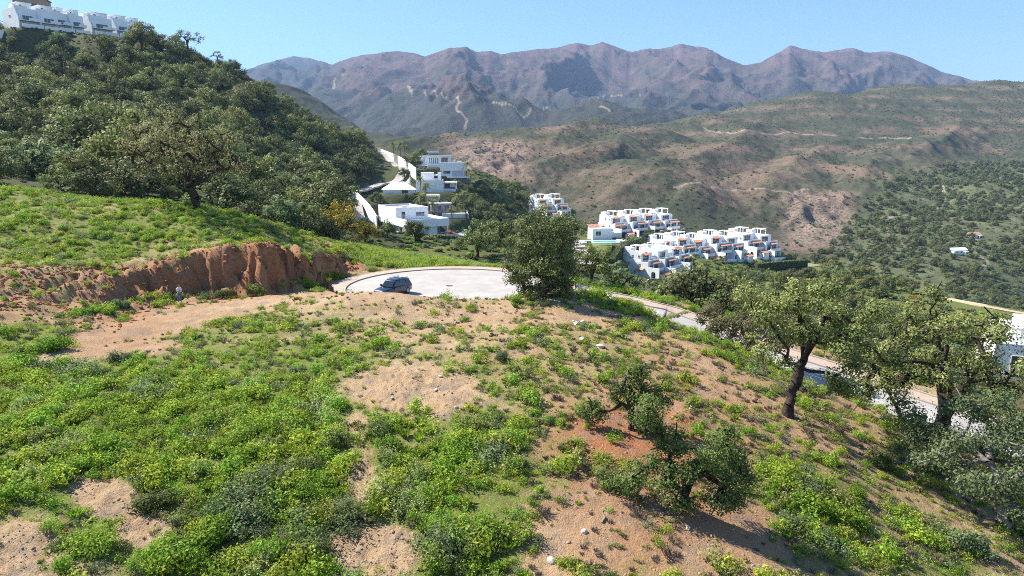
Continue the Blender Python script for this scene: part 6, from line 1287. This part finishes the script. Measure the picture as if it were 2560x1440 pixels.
# ================================================================ FOREGROUND WEEDS
def weeds():
    rng = np.random.default_rng(12)
    pro = [weed_leafy(400, 30, .5, .42, .085), weed_leafy(401, 26, .62, .38, .08), weed_leafy(402, 34, .42, .5, .085, L_lime), weed_dome(403, .5, .5, 480, .075), weed_dome(404, .6, .45, 520, .08, L_lime), weed_grass(405, 90, .42, .36), weed_grass(406, 90, .3, .4, L_lime), weed_leafy(407, 32, .55, .45, .08, L_grey), weed_leafy(408, 30, .5, .4, .07, L_oliv), weed_twig(409, 60, .32, .42), weed_leafy(410, 34, .55, .45, .06, L_flow), rosette(411), rosette(412, 20, .3, L_weed), weed_dome(413, .42, .34, 330, .07, L_oliv), weed_dome(414, .6, .62, 620, .07, L_grey), weed_leafy(415, 22, .45, .3, .07, L_gorse)]
    NAMES = ['green', 'green', 'lime', 'green', 'lime', 'green', 'lime', 'grey', 'olive', 'dry', 'pale', 'lime', 'green', 'olive', 'grey', 'yellow']
    n = 140000; x = rng.uniform(-84, 62, n); y = 15 + 95 * rng.uniform(0, 1, n) ** 1.15
    z0 = H_near(x, y); px, py = PROJ(x, y, z0); m = (px > -90) & (px < 2650) & (py < 1500) & (py > 380); x, y, z0, px, py = x[m], y[m], z0[m], px[m], py[m]
    v = veg_px(px, py); d, side, w, _ = polyinfo(BANK, x, y); sd = d * side; face = np.exp(-((sd - w * .4) / (w * .7)) ** 2) * (x > -60) * (y < 92) * (x < -14); foot = np.exp(-((sd + .3) / .7) ** 2) * (x > -60) * (y < 92) * (x < -14); v = np.maximum(v * (1 - .5 * face), foot * .8)
    behind = (y > 90.5) & (x > -24) & (x < 14); v = np.where(behind, .95, v); v = np.where((y > 84) & (x < -40), np.maximum(v, .65), v)
    dc = np.hypot(x - CC[0], y - CC[1]); dr, rs, _, _ = polyinfo(MID, x, y); inroad = (dc < CR + 2.3) & ~((y < CC[1] - 6) & (dc > CR + .6)) | (dr < 5.0)
    pn = fbm(x / 2.4, y / 2.4, 3, 90); fn = perlin(x / .8, y / .8, 91)
    prob = np.clip((v * 1.15 + pn * .55 + fn * .3 - .2), 0, 1) ** 1.3 * .82 + .015
    prob *= np.interp(y, [15, 30, 60, 100], [1.0, .95, .8, .75]); prob = np.where((px > 1280) & (v < .75), np.minimum(1, prob * 1.6 + .06), prob); prob = np.where(v < .12, prob * .12, prob)
    right = (rs < 0) if False else None
    acc = (rng.uniform(0, 1, len(x)) < prob) & ~inroad & ~((px > 915) & (px < 1060) & (py > 722) & (py < 752)) & ~((x > 8) & (polyinfo(OUT, x, y)[1] > 0) & (polyinfo(OUT, x, y)[0] > 2.5) & (rng.uniform(0, 1, len(x)) < .6))
    x, y, z0, px, py, v, pn, fc = (a[acc] for a in (x, y, z0, px, py, v, pn, face)); n = len(x)
    k1 = fbm(x / 5, y / 5, 3, 95); k2 = perlin(x / 3, y / 3, 97); u = rng.uniform(0, 1, n); pick = np.zeros(n, int)
    lush = v > .75; plateau = (y > 40) & (y < 66) & ~lush; mound = (sd[acc] > 0) & (x < -15) & (y > 55)
    W0 = lambda p: np.array(p, float) / sum(p)
    sets = {'lush': W0([5, 4, 6, 3, 4, 6, 6, .8, 1.5, .6, 1.5, 0, 0, .6, .4, .08]), 'plain': W0([3, 1.5, 2.4, 3, 2, .6, .8, 1.6, 2.6, 2.2, .3, 1.5, 1.5, 2.4, .6, .03]), 'mound': W0([4, 2, 4, 4, 3, .6, 1.5, 1.2, 1.6, .6, .3, .5, .5, 1.0, .3, .1]), 'right': W0([2.4, 1, 2.4, 2, 2.0, .5, 1, .8, 4.5, 8, .2, 1.5, 1.5, 4.0, .4, .05])}
    for nm, msk in (('lush', lush), ('mound', mound & ~lush), ('right', (px > 1300) & (py > 780) & ~lush), ('plain', ~lush & ~mound & ~((px > 1300) & (py > 780)))):
        i = np.where(msk)[0]; pick[i] = rng.choice(16, len(i), p=sets[nm])
    zone = fbm(x / 4.2, y / 4.2, 2, 99) + .25 * rng.normal(size=n)
    for lo, hi, opts in ((-9, -.55, [5, 6, 5]), (-.55, -.2, [2, 4, 6]), (.25, .6, [0, 1, 3]), (.6, 9, [8, 13, 5, 9])):
        q = lush & (zone > lo) & (zone < hi) & (rng.uniform(0, 1, n) < .6); pick[q] = rng.choice(opts, q.sum())
    bank2 = (y > 89) & (x > -24) & (x < 14); pick[bank2] = rng.choice([0, 2, 4, 6, 1, 10], bank2.sum())
    pale = lush & (k1 > .6) & (u < .4) & (y < 45); pick[pale] = 10
    grey = lush & (k1 < -.65) & (u < .45); pick[grey] = rng.choice([7, 14], grey.sum())
    olv = lush & (k2 > .45) & (u > .55); pick[olv] = rng.choice([8, 5, 2], olv.sum())
    sc = rng.lognormal(-.2, .46, n) * np.where(lush, 1.12, .72) * np.interp(y, [15, 45, 70, 105], [.95, 1, 1.1, 1.35]); sc = np.clip(sc, .28, 2.3); sc[(y > 90) & (x > -24)] *= 1.25; sc *= np.where(lush, 1 + .6 * perlin(x / 1.5, y / 1.5, 130), 1); sc = np.clip(sc, .26, 1.7); gr = np.isin(pick, [5, 6, 9]); sc[gr] = np.clip(sc[gr] * .8, .25, .95)
    rz = rng.uniform(0, 6.28, n); big = np.argsort(-(sc / np.hypot(y, 14)) * np.isin(pick, [0, 1, 2, 3, 4, 7, 8, 10, 13, 14]))[:300]; isb = np.zeros(n, bool)
    LAB = {'green': ('bushy mid green weed clump on the near slope', 'mid green weed clumps'), 'lime': ('bright yellow green weed clump on the near slope', 'yellow green weed clumps'), 'grey': ('blue grey leaved weed clump on the near slope', 'blue grey weed clumps'), 'olive': ('dull olive weed clump on the near slope', 'olive weed clumps'), 'dry': ('dry brown twiggy weed on the near slope', 'dry twiggy weeds'), 'pale': ('weed clump with pale whitish flower heads on the near slope', 'pale flowering weed clumps'), 'yellow': ('yellow flowering weed on the near slope', 'yellow flowering weeds')}
    for i in big:
        isb[i] = True; nm = NAMES[pick[i]]; single('weed_clump', pro[pick[i]], (x[i], y[i], z0[i]), rz[i], sc[i], LAB[nm][0], 'weed', LAB[nm][1])  # single weed clumps, each a cluster of many unconnected leaves
    q = ~isb; gn_scatter('ground_weeds', pro, np.stack([x, y, z0], 1)[q], rz[q], sc[q], pick[q], 'thick growth of mixed green weeds over the slope, the mound and the bank', 'weeds')
    print('weeds', n)
    m = 9000; xs = rng.uniform(-45, 48, m); ys = 16 + 50 * rng.uniform(0, 1, m) ** 1.2; zs = H_near(xs, ys); a, b = PROJ(xs, ys, zs); keep = (a > -60) & (a < 2620) & (veg_px(a, b) < .7) & (veg_px(a, b) > .1) & (rng.uniform(0, 1, m) < .25 + .6 * sstep(-.1, .4, perlin(xs / 3.3, ys / 3.3, 120))) & ~((np.hypot(xs - CC[0], ys - CC[1]) < CR + 1) | (polyinfo(MID, xs, ys)[0] < 5)); xs, ys, zs = xs[keep], ys[keep], zs[keep]; m = len(xs)
    gn_scatter('dry_litter', [pro[9], pro[11], pro[13], weed_grass(480, 60, .3, .4, L_dry, .01)], np.stack([xs, ys, zs], 1), rng.uniform(0, 6.28, m), rng.uniform(.22, .6, m), rng.choice([0, 0, 1, 2, 3, 3], m), 'dry stalks, litter and seedlings on the bare earth', 'litter')
    # large single shrubs the photograph shows
    S1 = weed_dome(450, 1.0, .9, 2300, .1, L_grey); S2 = weed_dome(451, 1.0, .8, 2200, .1, L_weed); S3 = weed_dome(452, 1.0, .9, 2200, .095, L_oakd); S4 = weed_leafy(453, 220, 1.0, 1.0, .1, L_grey); S5 = weed_leafy(454, 220, .9, 1.0, .1, L_weed)
    for px_, py_, me, s, lab in ((650, 1235, S4, 1.25, 'large blue grey feathery shrub in the middle of the thick weeds'), (1110, 1385, S4, 1.3, 'tall grey green shrub by the crumbling earth patch'), (1150, 1130, S5, 1.15, 'dense green shrub below the bare gravel patch'), (960, 1085, S3, .85, 'dark green shrub at the edge of the bare gravel patch'), (390, 1270, S3, 1.0, 'dark green bush overhanging the crumbled earth step'), (560, 1330, S2, 1.15, 'bright green bush between two patches of crumbled earth'), (780, 1230, S5, 1.05, 'leafy green shrub beside the large feathery one'), (870, 1290, S4, .9, 'grey shrub above the crumbling earth patch'), (230, 1370, S5, 1.0, 'leafy green shrub below the crumbled earth step'), (310, 910, S1, 1.0, 'pale grey mound of weeds beside the dirt track'), (740, 940, S1, .8, 'small grey mound of weeds on the open slope'), (110, 880, S2, 1.5, 'broad green bush at the bend of the dirt track'), (40, 915, S2, 1.3, 'second broad green bush at the bend of the dirt track'), (1380, 1060, S3, .5, 'small round dark shrub on open earth beside the low branch'), (1510, 1215, S3, .85, 'dark leafy sapling under the low branch of the oak'), (1260, 900, S1, .75, 'grey green shrub on the plateau above the gravel patch'), (2330, 1180, S3, 1.1, 'dark bush in the shade at the foot of the tall cork oak slope'), (2200, 1160, S3, .9, 'dark bush beside the long tree shadow'), (2440, 1380, S1, 1.2, 'grey green bush under the holm oak'), (2140, 1250, S2, .8, 'green bush on the right hand slope'), (640, 740, S3, 1.1, 'dark bush at the foot of the red bank'), (560, 742, S3, .9, 'second dark bush at the foot of the red bank'), (310, 770, S1, .9, 'grey bush at the left foot of the red bank'), (205, 790, S2, .9, 'green bush on the reddish earth at the left')):
        X, Y, Z = hit(px_, py_, H_near, 12, 110); single('shrub', me, (X, Y, Z - .05), px_, s, lab, 'shrub')
weeds()
def round_shrubs():
    rng = np.random.default_rng(77); D = [weed_dome(490, 1.0, .85, 1500, .1, L_weed), weed_dome(491, 1.0, .8, 1500, .1, L_oakd), weed_dome(492, 1.0, .75, 1500, .1, L_lime)]; n = 0
    T = (('rounded mid green shrub among the thick near weeds', 'rounded mid green shrubs'), ('rounded dark green shrub among the thick near weeds', 'rounded dark green shrubs'), ('rounded yellow green shrub among the thick near weeds', 'rounded yellow green shrubs'))
    while n < 46:
        a, b = rng.uniform(0, 1350), rng.uniform(900, 1430)
        if veg_px(np.array([a]), np.array([b]))[0] < .8: continue
        X, Y, Z = hit(a, b, H_near, 12, 80); k = int(rng.integers(3)); single('shrub', D[k], (X, Y, Z - .05), rng.uniform(0, 6), rng.uniform(.45, .95), T[k][0], 'shrub', T[k][1]); n += 1
round_shrubs()
# gorse knoll and scrub between the trees
def understory():
    rng = np.random.default_rng(21); b1 = [weed_dome(470, 1.0, .9, 420, .26, L_grey), weed_dome(471, 1.1, .9, 420, .26, L_holm), weed_dome(472, 1.0, .8, 420, .25, L_gorse), weed_dome(473, 1.1, .7, 420, .26, L_oliv), weed_dome(474, 1.2, .8, 420, .26, L_weed)]
    x = np.concatenate([rng.uniform(-320, 0, 9000), rng.uniform(-25, 160, 5200), rng.uniform(35, 330, 4200), rng.uniform(-330, -150, 2500)]); y = np.concatenate([rng.uniform(103, 480, 9000), rng.uniform(100, 420, 5200), rng.uniform(110, 330, 4200), rng.uniform(300, 470, 2500)])
    z = H_near(x, y); px, py = PROJ(x, y, z); rd = polyinfo(RIDGE, x, y)[0]; ok = (px > -60) & (px < 2640) & (py > 66) & (rd > 5.5) & ((y > 103) | (x > 10)) & ~((px > 2290) & (py > 725) & (py < 800) & (np.abs(py - (738 + (px - 2300) * .19)) < 14))
    ok &= np.array([np.all(np.hypot(BLD[:, 0] - a, BLD[:, 1] - b) > BLD[:, 2] * .95) for a, b in zip(x, y)]); ok &= ~((np.abs(px - 1450) < 26) & (py > 590) & (py < 680)) & ~((np.abs(px - 1500) < 34) & (py > 600) & (py < 680))
    x, y, z, px, py = x[ok], y[ok], z[ok], px[ok], py[ok]; u = rng.uniform(0, 1, len(x)); g = perlin(x / 14, y / 14, 55); knoll = (px > 1950) & (py > 650)
    pick = np.where(u < .4, 1, np.where(u < .62, 0, np.where(u < .82, 3, 4))); pick = np.where((x < -20) & (u > .3) & (u < .92), 1, pick); pick = np.where(knoll & (g > .05) & (u > .45), 2, pick); pick = np.where((rng.uniform(0, 1, len(x)) < .018), 2, pick)
    gn_scatter('undergrowth', b1, np.stack([x, y, z - .1], 1), rng.uniform(0, 6.28, len(x)), rng.uniform(.5, 1.35, len(x)) * np.where(y < 130, .75, 1) * np.where(x < -20, .7, 1), pick, 'scrubby undergrowth between the trees with yellow gorse', 'scrub'); print('under', len(x))
understory()
# stones, fallen branch
def stones():
    rng = np.random.default_rng(31); ms = simple('pale_stone', (.55, .5, .43), .9, .15, 6, bump=.4); _pm = 1; mt = simple('brown_stone', (.36, .25, .17), .9, .2, 6, bump=.4); me = []
    for i in range(5):
        bm = bmesh.new(); bmesh.ops.create_icosphere(bm, subdivisions=2, radius=.5)
        for v in bm.verts:
            c = v.co; k = 1 + .32 * float(perlin(np.array([c.x * 1.7 + i * 9]), np.array([c.y * 1.7 + c.z * 2.3]), 3)[0]); v.co = (c.x * k * 1.2, c.y * k * .9, max(c.z * k * .7, -.2))
        m = bpy.data.meshes.new('stone'); bm.to_mesh(m); bm.free(); m.materials.append(ms if i < 3 else mt); me.append(m)
    for px, py, s in ((1442, 812, .55), (1458, 806, .5), (1472, 815, .42), (1450, 820, .35), (1456, 850, .5), (1500, 868, .55), (1478, 866, .3), (1100, 945, .28), (1090, 980, .22), (1378, 1405, .32), (1460, 1330, .25), (1720, 1325, .2), (330, 1140, .2), (980, 1000, .15), (1140, 1020, .18), (1320, 1000, .16), (1435, 805, .3), (1465, 825, .25)):
        X, Y, Z = hit(px, py, H_near, 12, 110); single('stone', me[rng.integers(0, 3)], (X, Y, Z + .04), rng.uniform(0, 6), s, 'pale stone lying on the bare earth of the plateau and slope', 'stone', 'pale stones on the earth')
    n = 2600; px = np.concatenate([rng.uniform(860, 1240, 500), rng.uniform(1400, 2100, 1100), rng.uniform(820, 1080, 500), rng.uniform(160, 460, 300), rng.uniform(0, 160, 200)]); py = np.concatenate([rng.uniform(910, 1050, 500), rng.uniform(1000, 1440, 1100), rng.uniform(1280, 1440, 500), rng.uniform(1180, 1400, 300), rng.uniform(1310, 1440, 200)])
    zz = 1.0; P = np.array([PZ(a, b, 1.0) for a, b in zip(px, py)]); P[:, 2] = H_near(P[:, 0], P[:, 1]); gn_scatter('gravel', me, P, rng.uniform(0, 6, n), rng.lognormal(-3.0, .45, n).clip(.02, .16), rng.choice([3, 4], n), 'brown crumbs and small stones on the bare earth', 'gravel')
    redm = simple('red_earth_clod', (.36, .145, .07), .95, .35, 3.0, bump=.8, spec=.1); rm = []
    for m in me[:4]:
        c = m.copy(); c.materials.clear(); c.materials.append(redm); rm.append(c)
    x = rng.uniform(-48, -15, 40000); y = rng.uniform(50, 92, 40000); d, sd, w, _ = polyinfo(BANK, x, y); t = d * sd / w; ok = (t > -.35) & (t < 1.15) & (rng.uniform(0, 1, 40000) < np.where(t < .1, .1, .3)) & (np.hypot(x - CC[0], y - CC[1]) > CR + 2.3); x, y = x[ok], y[ok]
    gn_scatter('earth_clods', rm, np.stack([x, y, H_near(x, y) + .02], 1), rng.uniform(0, 6, len(x)), rng.lognormal(-1.85, .5, len(x)).clip(.05, .45), rng.integers(0, 4, len(x)), 'crumbly red earth clods on the face of the cut bank', 'earth')
    X, Y, Z = hit(1505, 1310, H_near, 12, 60); o = MB().tube([(0, 0, .04), (.15, .3, .09), (.1, .7, .07), (.3, 1.1, .12), (.28, 1.5, .1)], [.03, .04, .035, .03, .012], 6).tube([(.1, .7, .07), (-.15, .95, .1)], [.02, .008], 5).build('fallen_branch', M_bark2); o.location = (X, Y, Z); tag(o, 'bleached fallen branch lying on the bare earth below the low oak', 'branch')
stones()
# ---- air: one pale box of haze round camera and scene
def build_haze():
    mb = MB(); mb.box(-10500, 10500, -150, 11800, -160, 1500)
    m = bpy.data.materials.new('haze_air'); m.use_nodes = True; nt = m.node_tree
    for n in list(nt.nodes): nt.nodes.remove(n)
    out = N(nt, 'ShaderNodeOutputMaterial'); v = N(nt, 'ShaderNodeVolumePrincipled')
    v.inputs['Color'].default_value = (.44, .65, 1.0, 1); v.inputs['Density'].default_value = HAZE; v.inputs['Anisotropy'].default_value = 0.0
    nt.links.new(v.outputs[0], out.inputs['Volume'])
    o = mb.build('haze', m); tag(o, 'thin pale blue haze filling the air above the valley', 'haze', kind='stuff')
HAZE = 6.2e-5
build_haze()
